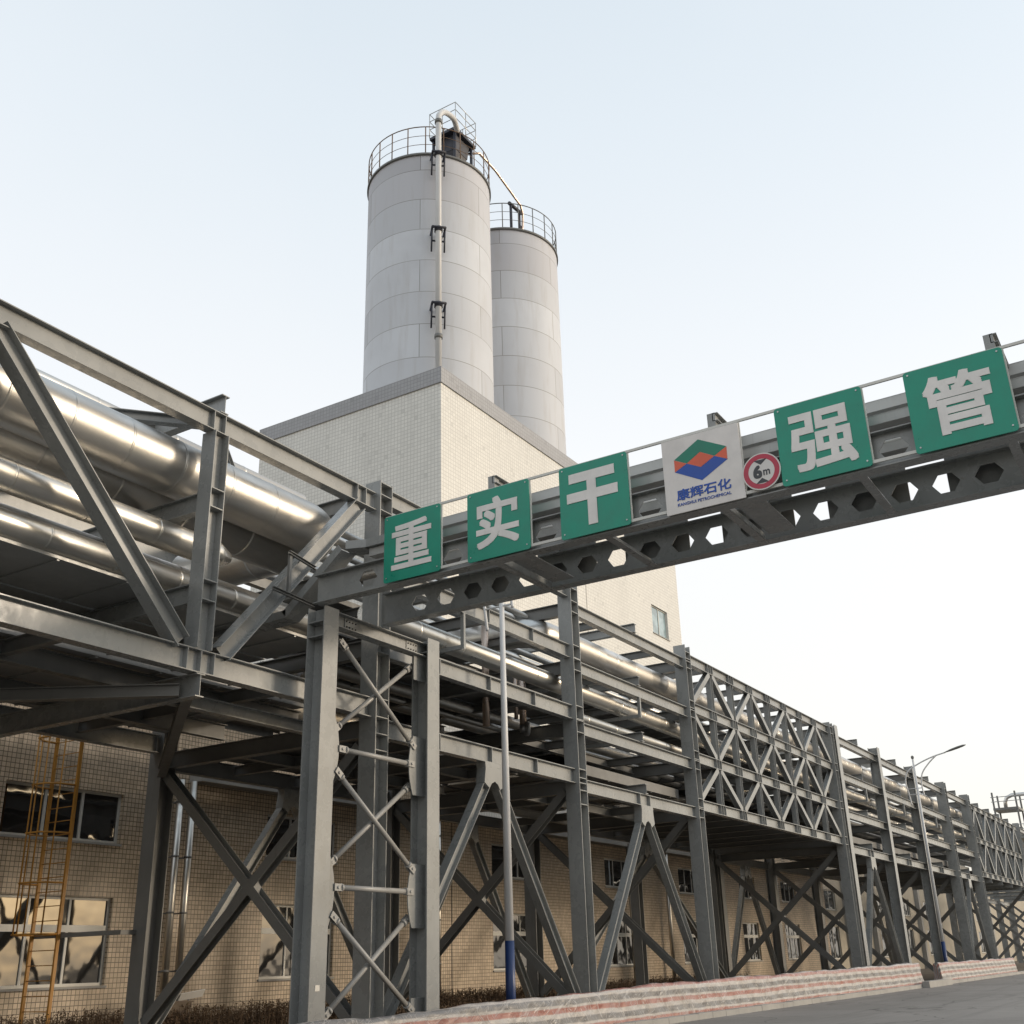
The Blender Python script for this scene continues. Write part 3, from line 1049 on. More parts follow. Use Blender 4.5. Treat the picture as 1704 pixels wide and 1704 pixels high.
rb = thing('pipe_rack', (70, 18, 0), 'second grey pipe rack stretch between the two zigzag truss bridges', 'pipe rack', 'pipe rack stretches')
CB = (53.75, 61.55, 69.45, 77.95, 85.75)
for i, xc in enumerate(CB):
    ax = 'Y' if i < 3 else 'X'
    dd = 0.5 if i < 3 else 0.6
    column(rb, xc, YF, 11.93, ax, stiff_of((LV1, 0.36)), dd, dd)
    column(rb, xc, YR, 11.8, ax, [], 0.45, 0.45, 0.1, STEELD)
    if i:
        xbrace(rb, xc, 5.9)
    for z in LV1:
        beam(rb, (xc, YF + 0.3, z - 0.02), (xc, YR - 0.24, z - 0.02), 0.36, 0.22, 'cross_beam', (), STEELD)
for i in range(4):
    xa, xb = CB[i] + (0.26 if i < 3 else 0.31), CB[i + 1] - (0.26 if i < 2 else 0.31)
    m_ = (xa + xb) / 2
    for j, z in enumerate(LV1):
        beam(rb, (xa, YB, z), (xb, YB, z), 0.36, 0.22, 'beam', (m_ - 0.3, m_ + 0.3) if j == 3 else ())
        beam(rb, (xa, YR, z), (xb, YR, z), 0.36, 0.22, 'beam', (), STEELD)
        beam(rb, (m_, 14.74, z + 0.304), (m_, YR + 0.1, z + 0.304), 0.30, 0.20, 'cross_beam')
    hanger(rb, m_ + 0.6, LV1[1] - 0.36, 8.80, 16.4)
    if i in (0, 3):
        aframe(rb, m_ if i == 0 else 81.7, CB[i] + 0.4, CB[i + 1] - 0.4, YB + 0.01, LV1[3] - 0.362)
        aframe(rb, m_, CB[i] + 0.4, CB[i + 1] - 0.4, YR, LV1[3] - 0.362)

tf = thing('truss_bridge', (98, 18, 6), 'distant grey truss bridge at the far right end of the rack', 'truss bridge', 'steel truss bridges')
LVF = (11.45, 9.1, 6.75)
zig_truss(tf, 86.08, 107.6, 10, LVF, 0.36)
for xc in (108.0,):
    column(tf, xc, YF, 11.8, 'X', [], 0.5, 0.5)
    column(tf, xc, YR, 11.8, 'X', [], 0.5, 0.5)
    xbrace(tf, xc, 6.2)
for q in (89.9, 94.3, 98.7, 103.0):
    beam(tf, (q, 14.74, 11.754), (q, YR, 11.754), 0.30, 0.20, 'cross_beam')
    beam(tf, (q, 14.74, 6.386), (q, YR, 6.386), 0.30, 0.20, 'cross_beam')
rc = thing('pipe_rack', (125, 18, 0), 'last small pipe rack stretch at the right edge beyond the distant truss', 'pipe rack', 'pipe rack stretches')
for i, xc in enumerate((116.0, 124.0, 132.0, 140.0)):
    column(rc, xc, YF, 11.7, 'X', [], 0.5, 0.5)
    column(rc, xc, YR, 11.7, 'X', [], 0.5, 0.5)
    xbrace(rc, xc, 6.0)
    for z in LV1:
        beam(rc, (xc - 7.7, YB, z), (xc - 0.3, YB, z), 0.36, 0.22, 'beam')
        beam(rc, (xc - 7.7, YR, z), (xc - 0.3, YR, z), 0.36, 0.22, 'beam')
        beam(rc, (xc - 4, YB, z + .304), (xc - 4, YR, z + .304), 0.3, 0.2, 'cross_beam')

# ------------------------------------------------------------------ pipes on the rack
def pipe(name, path, r, label, mat, seam=1.0, n=28, rad=None, group='silver pipes on the rack', cat='pipe'):
    t = thing(name, path[0], label, cat, group)
    mb = MB()
    mb.tube(path, r, n, True, rad)
    if seam:
        pts = [Vector(p) for p in path]
        for a, b in zip(pts[:-1], pts[1:]):
            L = (b - a).length
            if L < seam * 1.5:
                continue
            k = int(L / seam)
            for i in range(1, k):
                c = a.lerp(b, i / k)
                d = (b - a).normalized()
                mb.tube([c - d * 0.03, c - d * 0.024, c + d * 0.024, c + d * 0.03], r, n, False, [r - 0.002, r + 0.004, r + 0.004, r - 0.002])
    mb.build('cladding', mat, t)
    return t

def elbow(c, r, a0, a1, ax, ay, n=10):
    return [tuple(p) for p in arc(c, r, a0, a1, n, ax, ay)]
# big insulated main, near stretch, ending in an elbow towards the back
P1Y, P1Z = 15.95, 10.84
pth = [(2.0, P1Y, P1Z), (8.0, P1Y, P1Z), (16.9, P1Y, P1Z)] + elbow((16.9, P1Y + 0.95, P1Z), 0.95, -math.pi / 2, 0, (1, 0, 0), (0, 1, 0))[1:] + [(17.85, 20.6, P1Z)]
pipe('insulated_pipe', pth, 0.56, 'widest silver insulated pipe along the top of the near truss bridge', CLAD, 1.15)
pipe('insulated_pipe', [(2, 15.8, 9.33), (14.3, 15.8, 9.33), (14.7, 15.8, 9.33)], 0.28, 'middle silver pipe with a tapered closed end inside the near truss bridge', CLADB, 1.4, 24, [0.28, 0.28, 0.12])
pipe('insulated_pipe', [(2, 16.0, 8.60), (17.9, 16.0, 8.60)], 0.23, 'lowest silver pipe resting on the cross beams of the near truss bridge', CLADB, 1.4)
pipe('insulated_pipe', [(2, 17.1, 8.86), (17.9, 17.1, 8.86)], 0.52, 'broad shaded pipe low behind the lowest bright pipe of the near truss', CLAD, 1.6)
pipe('insulated_pipe', [(2, 17.0, 12.05), (18.0, 17.0, 12.05)], 0.17, 'thin pale pipe seen behind the top chord of the near truss bridge', CLAD, 2.0)
pipe('insulated_pipe', [(2, 17.13, 10.71), (17.9, 17.13, 10.71)], 0.58, 'shaded silver pipe just behind the widest pipe of the near truss', CLAD, 1.6)
pipe('insulated_pipe', [(26.6, 18.6, 10.72)] + elbow((27.8, 16.75, 10.72), 0.8, math.pi, 1.5 * math.pi, (1, 0, 0), (0, 1, 0)) + [(34.6, 15.95, 10.72), (52.8, 15.95, 10.72), (86, 15.95, 10.72), (108, 15.95, 10.72)], 0.43, 'wide silver pipe on the upper deck right of the gantry, running to the distance', CLAD, 1.3)
pipe('insulated_pipe', [(18.9, 15.62, 9.2), (30, 15.62, 9.2), (40, 15.62, 9.12), (86, 15.62, 9.12), (108, 15.62, 9.12)], 0.26, 'slim bright silver pipe passing from under the gantry along the middle deck', CLADB, 1.6)
pipe('insulated_pipe', [(27.8, 15.75, 8.45), (60, 15.75, 8.45), (108, 15.75, 8.45)], 0.16, 'thinnest silver pipe lying along the third deck of the rack', CLADB, 1.8)
small = [(16.4, 11.35, .09), (16.9, 11.35, .13), (17.4, 11.35, .08), (18.0, 11.38, .15), (18.7, 11.35, .1), (19.3, 11.36, .12), (20.0, 11.35, .1)]
sl_lab = ['nearest', 'second', 'third', 'fourth', 'fifth', 'sixth', 'last']
for i, (y, z, r_) in enumerate(small):
    pipe('small_pipe', [(18.8, y, z + r_ - 0.1), (108, y, z + r_ - 0.1)], r_, sl_lab[i] + ' of the seven small pipes under the rack top, counted from the road', CLAD if i % 2 else GALV, 0, 12, None, 'small pipes under the rack top')
mid = [(17.0, 8.12, .16), (17.6, 8.1, .1), (18.3, 8.14, .2)]
for i, (y, z, r_) in enumerate(mid):
    pipe('small_pipe', [(18.9, y, z + r_ - .1), (108, y, z + r_ - .1)], r_, ['nearer', 'thinnest', 'rearmost'][i] + ' of three pipes lying on the third deck behind the thin silver pipe', CLAD, 0, 12, None, 'pipes on the third deck')
for i, (y, z, r_) in enumerate(((18.9, 7.55, .40), (20.2, 7.62, .48))):
    pipe('insulated_pipe', [(2.2, y, z), (27.2, y, z), (52.6, y, z)], r_, ['front', 'rear'][i] + ' of two thick shaded pipes above the lowest deck trays', CLAD, 2.2, 20)
# vertical silver drops, a copper reflection put into their tint
for i, (x_, y_, za, zb) in enumerate(((24.97, 16.3, 10.6, 7.6), (27.0, 16.35, 9.5, 7.95), (26.55, 16.3, 9.4, 8.05))):
    t = pipe('drop_pipe', [(x_, y_, za), (x_, y_, zb)], (0.10, 0.10, 0.06)[i], ['tall copper coloured drop pipe left of the blank flange', 'short copper coloured drop pipe ending in a blank flange', 'slim copper coloured drop pipe between two thicker ones'][i], COPPER_TINT, 0, 14, None, 'copper drop pipes', 'pipe')
    if i == 1:
        mb = MB()
        mb.tube([(x_ - 0.04, y_ - 0.1, zb - 0.12), (x_ + 0.03, y_ - 0.16, zb - 0.12)], 0.21, 24)
        mb.tube([(x_, y_, zb), (x_ , y_, zb - 0.2)], 0.11, 14)
        mb.build('flange', GALV, t)

# cable trays, dark from below
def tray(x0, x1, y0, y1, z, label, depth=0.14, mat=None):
    mat = mat or (TRAYL if x1 < 18.2 else None)  # near truss trays get a paler sheet in place of ground bounce
    mb = MB()
    mb.box((x0, y0, z), (x1, y1, z + 0.012))
    mb.box((x0, y0, z + 0.013), (x1, y0 + 0.012, z + depth))
    mb.box((x0, y1 - 0.012, z + 0.013), (x1, y1, z + depth))
    x = x0 + 1.0
    while x < x1:
        mb.box((x, y0 + 0.02, z - 0.03), (x + 0.05, y1 - 0.02, z - 0.002))
        x += 1.5
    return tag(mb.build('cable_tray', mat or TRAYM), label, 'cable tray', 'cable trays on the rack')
names4 = ['nearest', 'second', 'third', 'rearmost']
for i, (a, b) in enumerate(((15.3, 16.4), (16.65, 18.0), (18.2, 19.6), (19.75, 21.2))):
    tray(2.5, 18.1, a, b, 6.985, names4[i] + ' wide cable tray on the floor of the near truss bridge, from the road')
    tray(18.75, 27.1, a, b, 6.58, names4[i] + ' wide cable tray on the lowest deck under the gantry, from the road')
    tray(27.8, 35.5, a + 0.05, b, 6.64, names4[i] + ' wide cable tray on the lowest deck right of the gantry, from the road', 0.30)
    tray(36.2, 52.7, a, b, 6.64, names4[i] + ' wide cable tray on the zigzag truss floor, from the road')
    tray(54.2, 85.3, a + 0.05, b, 6.64, names4[i] + ' wide cable tray on the second stretch lowest deck, from the road', 0.30)
    tray(86.2, 107.8, a, b, 6.76, names4[i] + ' wide cable tray on the distant truss floor, from the road')
for i, (a, b) in enumerate(((16.02, 17.9), (17.98, 19.6), (19.66, 21.2))):
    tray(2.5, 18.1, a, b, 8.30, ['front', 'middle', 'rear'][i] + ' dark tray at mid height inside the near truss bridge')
    tray(18.75, 27.1, a - 0.9, b - 0.9, 8.38, ['front', 'middle', 'rear'][i] + ' dark tray on the third deck under the gantry')
    tray(27.8, 85, a + 2.2 if i == 0 else a + 2.0 if i == 1 else 20.9, b + 2.0 if i == 0 else 20.85 if i == 1 else 21.25, 8.26, ['front', 'middle', 'rear'][i] + ' dark tray on the third deck running to the distance')
for i, (a, b) in enumerate(((17.6, 19.2), (19.5, 20.9))):
    tray(18.75, 27.1, a, b, 10.16, ['front', 'rear'][i] + ' dark tray on the second deck under the gantry')
    tray(27.8, 85, a, b, 10.06, ['front', 'rear'][i] + ' dark tray on the second deck running to the distance')

# ------------------------------------------------------------------ gantry over the road
ga = thing('sign_gantry', (16.8, 6, 8.3), 'steel pipe gantry of hexagon-holed beams crossing over the road', 'gantry')
GX0, GX1, GY0, GY1 = 15.72, 17.90, -9.0, 14.25
def castellated(x, z0, z1, y0, y1, first, pitch=0.675):
    mb = MB()
    fl, tf_, t = 0.26, 0.02, 0.014
    mb.box((x - fl / 2, y0, z0), (x + fl / 2, y1, z0 + tf_))
    mb.box((x - fl / 2, y0, z1 - tf_), (x + fl / 2, y1, z1))
    za, zb = z0 + tf_, z1 - tf_
    zc = (za + zb) / 2
    hw, hh, q = 0.225, 0.165, 0.11
    def web(ya, yb):
        mb.box((x - t / 2, ya, za), (x + t / 2, yb, zb))
    y = first + pitch / 2
    if y < y1:
        web(y, y1)
    c = first
    while c - pitch / 2 > y0:
        a, b = c - pitch / 2, c + pitch / 2
        hexp = [(c + hw, zc), (c + q, zc + hh), (c - q, zc + hh), (c - hw, zc), (c - q, zc - hh), (c + q, zc - hh)]
        outer = [(b, zc), (b, zb), (a, zb), (a, zc), (a, za), (b, za)]
        for xx, fl_ in ((x - t / 2, False), (x + t / 2, True)):
            polys = [[outer[0], outer[1], hexp[1], hexp[0]], [outer[1], outer[2], hexp[2], hexp[1]], [outer[2], outer[3], hexp[3], hexp[2]],
                     [outer[3], outer[4], hexp[4], hexp[3]], [outer[4], outer[5], hexp[5], hexp[4]], [outer[5], outer[0], hexp[0], hexp[5]]]
            for pl in polys:
                pts = [(xx, yy, zz) for yy, zz in pl]
                mb.poly(pts[::-1] if not fl_ else pts)
        for i in range(6):
            j = (i + 1) % 6
            mb.quad((x - t / 2, *hexp[i]), (x - t / 2, *hexp[j]), (x + t / 2, *hexp[j]), (x + t / 2, *hexp[i]))
        c -= pitch
    web(y0, c + pitch / 2)
    return mb
castellated(GX0, 8.32, 8.91, GY0, GY1, 12.96).build('main_beam', STEEL, ga)
castellated(GX1, 8.40, 9.10, GY0, GY1, 13.31).build('main_beam', STEEL, ga)
yk = 10.02
frames = []
while yk > GY0:
    frames.append(yk)
    yk -= 4.39
for yk in frames:
    mb = MB()
    mb.box((GX0 + 0.134, yk - 0.07, 8.325), (GX1 - 0.134, yk + 0.07, 8.345))
    mb.box((GX0 + 0.134, yk - 0.008, 8.346), (GX1 - 0.134, yk + 0.008, 8.52))
    mb.build('tie_beam', STEEL, ga)
    mb = MB()
    mb.box((GX0 + 0.135, yk - 0.62, 8.425), (GX1 - 0.30, yk - 0.14, 8.44))
    mb.build('cover_plate', STEEL, ga)
    mb = MB()
    for xx in (GX0 + 0.02, GX1 + 0.05):
        mb.cham((xx, yk - 0.07, 8.93 if xx < 17 else 9.12), (xx, yk - 0.07, 10.02), 0.16, 0.14, 0.014, (1, 0, 0), 1)
    mb.cham((GX0 - 0.06, yk - 0.02, 9.94), (GX1 + 0.13, yk - 0.02, 9.94), 0.15, 0.1, 0.014, (0, 0, 1), 1)
    mb.build('pipe_portal', STEEL, ga)
# diagonal ties in plan
for i in range(len(frames) - 1):
    mb = MB()
    a, b = frames[i], frames[i + 1]
    mb.box((GX0 + 0.136, a - 2.3, 8.35), (GX1 - 0.136, a - 2.16, 8.37))
    mb.box((GX0 + 0.136, a - 2.236, 8.371), (GX1 - 0.136, a - 2.224, 8.47))
    mb.build('tie_beam', STEEL, ga)
for z_, h_ in ((9.70, 0.045), (8.41, 0.05)):
    mb = MB()
    mb.box((GX0 - 0.165, GY0, z_ - h_ / 2), (GX0 - 0.133, 12.42, z_ + h_ / 2))
    mb.build('sign_rail', LIGHTM, ga)
for y_ in (12.36, 11.09, 10.41, 9.13, 8.44, 7.16, 6.45, 5.14, 4.46, 3.13, 2.43, 1.08):
    mb = MB()
    mb.box((GX0 - 0.160, y_ - 0.012, 8.44), (GX0 - 0.136, y_ + 0.012, 9.675))
    mb.build('sign_post', LIGHTM, ga)
for z_ in (9.78, 8.49):
    mb = MB()
    mb.box((GX1 + 0.133, GY0, z_ - 0.022), (GX1 + 0.165, 12.42, z_ + 0.022))
    mb.build('sign_rail', LIGHTM, ga)

gt = []
for i, (xx, w_, z_, h_, lab) in enumerate(((16.02, 0.42, 9.22, 0.15, 'lower galvanised tray just behind the sign boards on the gantry'),
                                       (16.62, 0.45, 9.74, 0.18, 'raised galvanised tray in the middle of the gantry'),
                                       (17.15, 0.45, 9.22, 0.16, 'rear galvanised tray on the gantry'))):
    mb = MB()
    mb.box((xx, GY0, z_), (xx + w_, 13.2, z_ + 0.012))
    mb.box((xx, GY0, z_ + 0.0125), (xx + 0.014, 13.2, z_ + h_))
    mb.box((xx + w_ - 0.014, GY0, z_ + 0.0125), (xx + w_, 13.2, z_ + h_))
    mb.box((xx - 0.004, GY0, z_ + h_ + 0.001), (xx + w_ + 0.004, 13.2, z_ + h_ + 0.012))
    tag(mb.build('cable_tray', TRAYL), lab, 'cable tray', 'cable trays on the gantry')
t = thing('insulated_pipe', (17.0, 0, 9.7), 'silver pipe lying on the gantry above the trays', 'pipe', 'silver pipes on the gantry')
mb = MB()
mb.tube([(17.45, GY0, 9.48), (17.45, 14.6, 9.48)], 0.11, 16)
mb.build('cladding', CLAD, t)

# sloping tray from the gantry down into the rack
t = thing('sloping_tray', (15.9, 14, 9.3), 'bent steel tray dropping from the gantry end down into the rack', 'cable tray')
def trough(mb, p0, p1, w=0.42, h=0.17):
    p0, p1 = Vector(p0), Vector(p1)
    d = p1 - p0
    dn = d.normalized()
    v = (Vector((0, 0, 1)) - dn * dn.z).normalized()
    u = dn.cross(v)
    prof = [(-w / 2, 0), (w / 2, 0), (w / 2, h), (w / 2 - .012, h), (w / 2 - .012, .012), (-w / 2 + .012, .012), (-w / 2 + .012, h), (-w / 2, h)]
    mb.prism(prof, p0, u, v, d)
for a, b in (((16.15, 12.3, 9.40), (16.15, 13.25, 9.40)), ((16.15, 13.26, 9.40), (15.98, 13.70, 9.40)), ((15.98, 13.71, 9.395), (15.98, 15.15, 8.24)), ((15.98, 15.16, 8.235), (15.98, 18.6, 8.12))):
    mb = MB()
    trough(mb, a, b)
    mb.build('tray_section', STEEL, t)
mb = MB()
mb.cham((15.3, 14.72, 9.42), (16.1, 14.72, 9.30), 0.07, 0.06, 0.01)
mb.cham((14.9, 14.72, 8.55), (16.1, 14.72, 8.48), 0.07, 0.06, 0.01)
mb.box((15.34, 14.70, 8.50), (15.41, 14.76, 9.45))
mb.build('bracket', STEELD, t)

# portal frame carrying the gantry
gp = thing('gantry_support', (17.7, 14.3, 0), 'two-post braced frame with round rod crosses holding up the gantry', 'support frame')
PX0, PX1, PY = 15.99, 19.47, 14.32
column(gp, PX0, PY, 8.31, 'Y', [8.0, 7.7], 0.44, 0.44)
column(gp, PX1, PY, 8.42, 'Y', [8.1], 0.44, 0.44)
mb = MB()
mb.hbeam((PX0 + 0.01, PY, 8.16), (PX1 - 0.01, PY, 8.16), 0.30, 0.26, 0.016, 0.012)
mb.build('head_beam', STEEL, gp)
mb = MB()
for xx in (16.62, 18.72):
    mb.box((xx, PY - 0.022, 8.04), (xx + 0.40, PY - 0.0065, 8.29))
mb.build('splice_plate', STEEL, gp)
mb = MB()
for xx in (16.62, 18.72):
    for i in range(4):
        for j in range(2):
            mb.tube([(xx + 0.06 + 0.095 * i, PY - 0.04, 8.10 + 0.12 * j), (xx + 0.06 + 0.095 * i, PY - 0.022, 8.10 + 0.12 * j)], 0.017, 6)
mb.build('bolt', BLACKV, gp)
def gusset(x, s_, za, zb, bulge):
    mb = MB()
    n = 8
    pr = [(0, za), (0, zb)]
    for i in range(n + 1):
        q = i / n
        pr.append((s_ * (0.46 + bulge * (1 - (2 * q - 1) ** 2) * 0.14), zb + (za - zb) * q))
    mb.prism(pr, (x, PY - 0.012, 0), (1, 0, 0), (0, 0, 1), (0, 0.022, 0))
    mb.build('gusset', STEEL, gp)
gusset(PX0, 1, 7.55, 8.0, 0)
gusset(PX1, -1, 7.45, 8.0, 0)
for za, zb in ((4.95, 6.2), (2.3, 3.55)):
    gusset(PX0, 1, za, zb, 1)
    gusset(PX1, -1, za, zb, 1)
gusset(PX0, 1, 0.4, 1.0, 0)
gusset(PX1, -1, 0.4, 1.0, 0)
GL, GR = PX0 + 0.60, PX1 - 0.48
def rod(a, b, nm='brace_rod'):
    mb = MB()
    a, b = Vector(a), Vector(b)
    d = (b - a).normalized()
    mb.tube([a + d * 0.12, b - d * 0.12], 0.052, 12)
    for p, s_ in ((a, 1), (b, -1)):
        mb.tube([p + d * s_ * 0.10, p + d * s_ * 0.15], 0.075, 12)
        for q in (-0.045, 0.022):
            dd = d * s_
            nn = Vector((-dd.z, 0, dd.x))
            mb.prism([(-0.1, -0.065), (0.12, -0.065), (0.12, 0.065), (-0.1, 0.065)], p + Vector((0, q, 0)), dd, nn, (0, 0.022, 0))
        mb.tube([p + Vector((0, -0.07, 0)), p + Vector((0, 0.07, 0))], 0.03, 8)
    mb.build(nm, GALVR, gp)
GALVR = painted('rod_paint', (0.34, 0.335, 0.32), 0.4, 0.0, 0.08)
for dy, (za, zb) in ((-0.0, (7.72, 6.0)), (-0.0, (5.12, 3.45)), (-0.0, (2.47, 0.8))):
    rod((GL, PY - 0.0, za), (GR, PY, zb))
    rod((GL, PY + 0.11, zb), (GR, PY + 0.11, za))
for z_ in (5.59, 3.0):
    rod((GL + 0.08, PY, z_), (GR - 0.06, PY, z_), 'strut')
mb = MB()
mb.box((PX0 - 0.07, PY - 0.226, 1.22), (PX0 + 0.05, PY - 0.2205, 1.32))
mb.build('name_plate', GALV, gp)

# ------------------------------------------------------------------ signs
def text_obj(name, s, mat, parent, y_left, y_right, z0, z1, x, offset=0.0, thick=0.006, label=None, shear=0.0):
    cu = bpy.data.curves.new(name, 'FONT')
    cu.body = s
    cu.size = 1.0
    cu.resolution_u = 4
    cu.extrude = 0.004
    cu.shear = shear
    ob = bpy.data.objects.new(name + '_src', cu)
    COL.objects.link(ob)
    dg = bpy.context.evaluated_depsgraph_get()
    dg.update()
    me = bpy.data.meshes.new_from_object(ob.evaluated_get(dg))
    bpy.data.objects.remove(ob)
    bpy.data.curves.remove(cu)
    xs = [v.co.x for v in me.vertices]
    ys = [v.co.y for v in me.vertices]
    zs = [v.co.z for v in me.vertices]
    bx0, bx1, by0, by1, bz0, bz1 = min(xs), max(xs), min(ys), max(ys), min(zs), max(zs)
    off = Vector((0, 0, 0))
    o = parent
    while o is not None:
        off += o.location
        o = o.parent
    for v in me.vertices:
        u = (v.co.x - bx0) / (bx1 - bx0)
        w = (v.co.y - by0) / (by1 - by0)
        d = (v.co.z - bz0) / (bz1 - bz0 + 1e-9)
        v.co = Vector((x - thick * d, y_left + (y_right - y_left) * u, z0 + (z1 - z0) * w)) - off
    if offset:
        # fatten the strokes: shifted copies, each a hair deeper than the last
        vs_ = [v.co.copy() for v in me.vertices]
        fs_ = [tuple(p.vertices) for p in me.polygons]
        rr_ = offset * abs(y_right - y_left)
        V_, F_ = [], []
        for k in range(13):
            dy, dz = ((1, 1), (1, -1), (-1, 1), (-1, -1), (1, 0), (-1, 0), (0, 1), (0, -1), (0, 0), (.5, 1), (-.5, 1), (.5, -1), (-.5, -1))[k]
            dy, dz = dy * rr_, dz * rr_
            n_ = len(V_)
            V_ += [(c.x - 0.00025 * k, c.y + dy, c.z + dz) for c in vs_]
            F_ += [tuple(n_ + i for i in f) for f in fs_]
        me = bpy.data.meshes.new(name)
        me.from_pydata(V_, [], F_)
        me.update()
    me.materials.clear()
    me.materials.append(mat)
    o = bpy.data.objects.new(name, me)
    COL.objects.link(o)
    o.parent = parent
    if label:
        o['label'] = label
    return o

SX = GX0 - 0.168            # back plane of the boards
boards = [('重', 12.43, 11.10, 0.155, 0.835, 0.175, 0.845, 0.024, 'green board with a stacked many-bar white character, leftmost on the gantry'),
          ('实', 10.48, 9.14, 0.165, 0.815, 0.17, 0.85, 0.028, 'green board whose white character has a roof stroke above two dots'),
          ('干', 8.51, 7.17, 0.145, 0.815, 0.16, 0.84, 0.054, 'green board with a plain white cross and top bar character'),
          ('强', 4.53, 3.14, 0.165, 0.855, 0.13, 0.83, 0.026, 'green board beside the round height limit sign, with white bow-shaped character'),
          ('管', 2.50, 1.09, 0.18, 0.83, 0.16, 0.84, 0.028, 'green board at the right edge with white bamboo-topped character')]
ZS0, ZS1 = 8.345, 9.70
def board_mesh(y0, y1, z0, z1, rr=0.05):
    mb = MB()
    pr = []
    for cy, cz, a0 in ((y1 + rr, z0 + rr, math.pi), (y0 - rr, z0 + rr, -math.pi / 2), (y0 - rr, z1 - rr, 0), (y1 + rr, z1 - rr, math.pi / 2)):
        for i in range(5):
            a = a0 + math.pi / 2 * i / 4
            pr.append((cy + rr * math.cos(a), cz + rr * math.sin(a)))
    mb.prism(pr, (SX, 0, 0), (0, 1, 0), (0, 0, 1), (-0.022, 0, 0))
    return mb
for ch, y0, y1, u0, u1, v0, v1, off, lab in boards:
    t = thing('sign_board', (SX, (y0 + y1) / 2, ZS0), lab, 'sign', 'green sign boards on the gantry')
    board_mesh(y0, y1, ZS0, ZS1).build('panel', GREEN, t)
    for by in (y0 - 0.07, y1 + 0.07):
        for bz in (ZS0 + 0.09, ZS1 - 0.06):
            mb = MB()
            mb.tube([(SX - 0.023, by, bz), (SX - 0.032, by, bz)], 0.014, 8)
            mb.build('bolt', GALV, t)
    w_, h_ = y0 - y1, ZS1 - ZS0
    text_obj('character', ch, SIGNTXT, t, y0 - w_ * u0, y0 - w_ * u1, ZS0 + h_ * v0, ZS0 + h_ * v1, SX - 0.0235, off)

back_names = ['leftmost', 'second', 'third', 'fourth', 'fifth', 'rightmost']
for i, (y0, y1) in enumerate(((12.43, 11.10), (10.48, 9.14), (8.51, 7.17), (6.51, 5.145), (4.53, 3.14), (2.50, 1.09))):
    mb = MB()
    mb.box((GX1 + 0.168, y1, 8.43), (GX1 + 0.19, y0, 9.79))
    tag(mb.build('sign_board', STEELD), back_names[i] + ' of the boards seen from behind on the far face of the gantry', 'sign', 'boards on the far face of the gantry')  # dark steel colour stands in for shade on the board backs
t = thing('emblem_board', (SX, 5.8, ZS0), 'white company board with green, orange and blue diamond emblem over blue lettering', 'sign')
EY0, EY1, EZ0, EZ1 = 6.51, 5.145, 8.325, 9.66
board_mesh(EY0, EY1, EZ0, EZ1, 0.01).build('panel', PANEL, t)
def emb(name, pts, mat):
    mb = MB()
    pr = [(EY0 + (EY1 - EY0) * u, EZ0 + (EZ1 - EZ0) * v) for u, v in pts]
    mb.prism(pr, (SX - 0.0235, 0, 0), (0, 1, 0), (0, 0, 1), (-0.003, 0, 0))
    mb.build(name, mat, t)
emb('emblem_chevron', [(0.154, 0.718), (0.484, 0.914), (0.832, 0.722), (0.671, 0.637), (0.495, 0.741), (0.313, 0.632)], LGREEN)
emb('emblem_chevron', [(0.152, 0.55), (0.312, 0.628), (0.487, 0.534), (0.670, 0.633), (0.83, 0.55), (0.488, 0.359)], LBLUE)
emb('emblem_diamond', [(0.3145, 0.630), (0.495, 0.7385), (0.6685, 0.635), (0.487, 0.5365)], LORANGE)
emb('emblem_triangle', [(0.152, 0.714), (0.310, 0.630), (0.151, 0.5535)], LORANGE)
emb('emblem_triangle', [(0.832, 0.718), (0.829, 0.5535), (0.6735, 0.635)], LORANGE)
ew, eh = EY0 - EY1, EZ1 - EZ0
text_obj('lettering', '康辉石化', LBLUE, t, EY0 - ew * 0.150, EY0 - ew * 0.838, EZ0 + eh * 0.163, EZ0 + eh * 0.305, SX - 0.0235, 0.005, 0.004)
text_obj('lettering', 'KANGHUI PETROCHEMICAL', LBLUE, t, EY0 - ew * 0.152, EY0 - ew * 0.830, EZ0 + eh * 0.088, EZ0 + eh * 0.126, SX - 0.0235, 0.0015, 0.003)

t = thing('height_limit_sign', (SX, 4.84, 8.4), 'round red-rimmed 6 m height limit sign hung between two boards', 'sign')
RC = (4.84, 8.69)
def disc(r0, r1, x, th, mat, name):
    mb = MB()
    n = 48
    if r0 == 0:
        mb.prism([(r1 * math.cos(2 * math.pi * k / n), r1 * math.sin(2 * math.pi * k / n)) for k in range(n)], (x, RC[0], RC[1]), (0, 1, 0), (0, 0, 1), (-th, 0, 0))
    else:
        for k in range(n):
            a, b = 2 * math.pi * k / n, 2 * math.pi * (k + 1) / n
            P = lambda r, t_, xx: (xx, RC[0] + r * math.cos(t_), RC[1] + r * math.sin(t_))
            mb.quad(P(r0, a, x - th), P(r1, a, x - th), P(r1, b, x - th), P(r0, b, x - th))
    mb.build(name, mat, t)
SD = SX - 0.03
disc(0, 0.315, SD, 0.012, WHITE, 'disc')
disc(0.215, 0.295, SD - 0.012, 0.002, SRED, 'red_ring')
for s_ in (1, -1):
    mb = MB()
    mb.prism([(-0.11, 0.20 * s_), (0.11, 0.20 * s_), (0.0, 0.115 * s_)], (SD - 0.0125, RC[0], RC[1]), (0, 1, 0), (0, 0, 1), (-0.003, 0, 0))
    mb.build('arrow_mark', SBLACK, t)
text_obj('lettering', '6', SBLACK, t, RC[0] + 0.125, RC[0] + 0.005, RC[1] - 0.10, RC[1] + 0.10, SD - 0.0125, 0.10, 0.003)
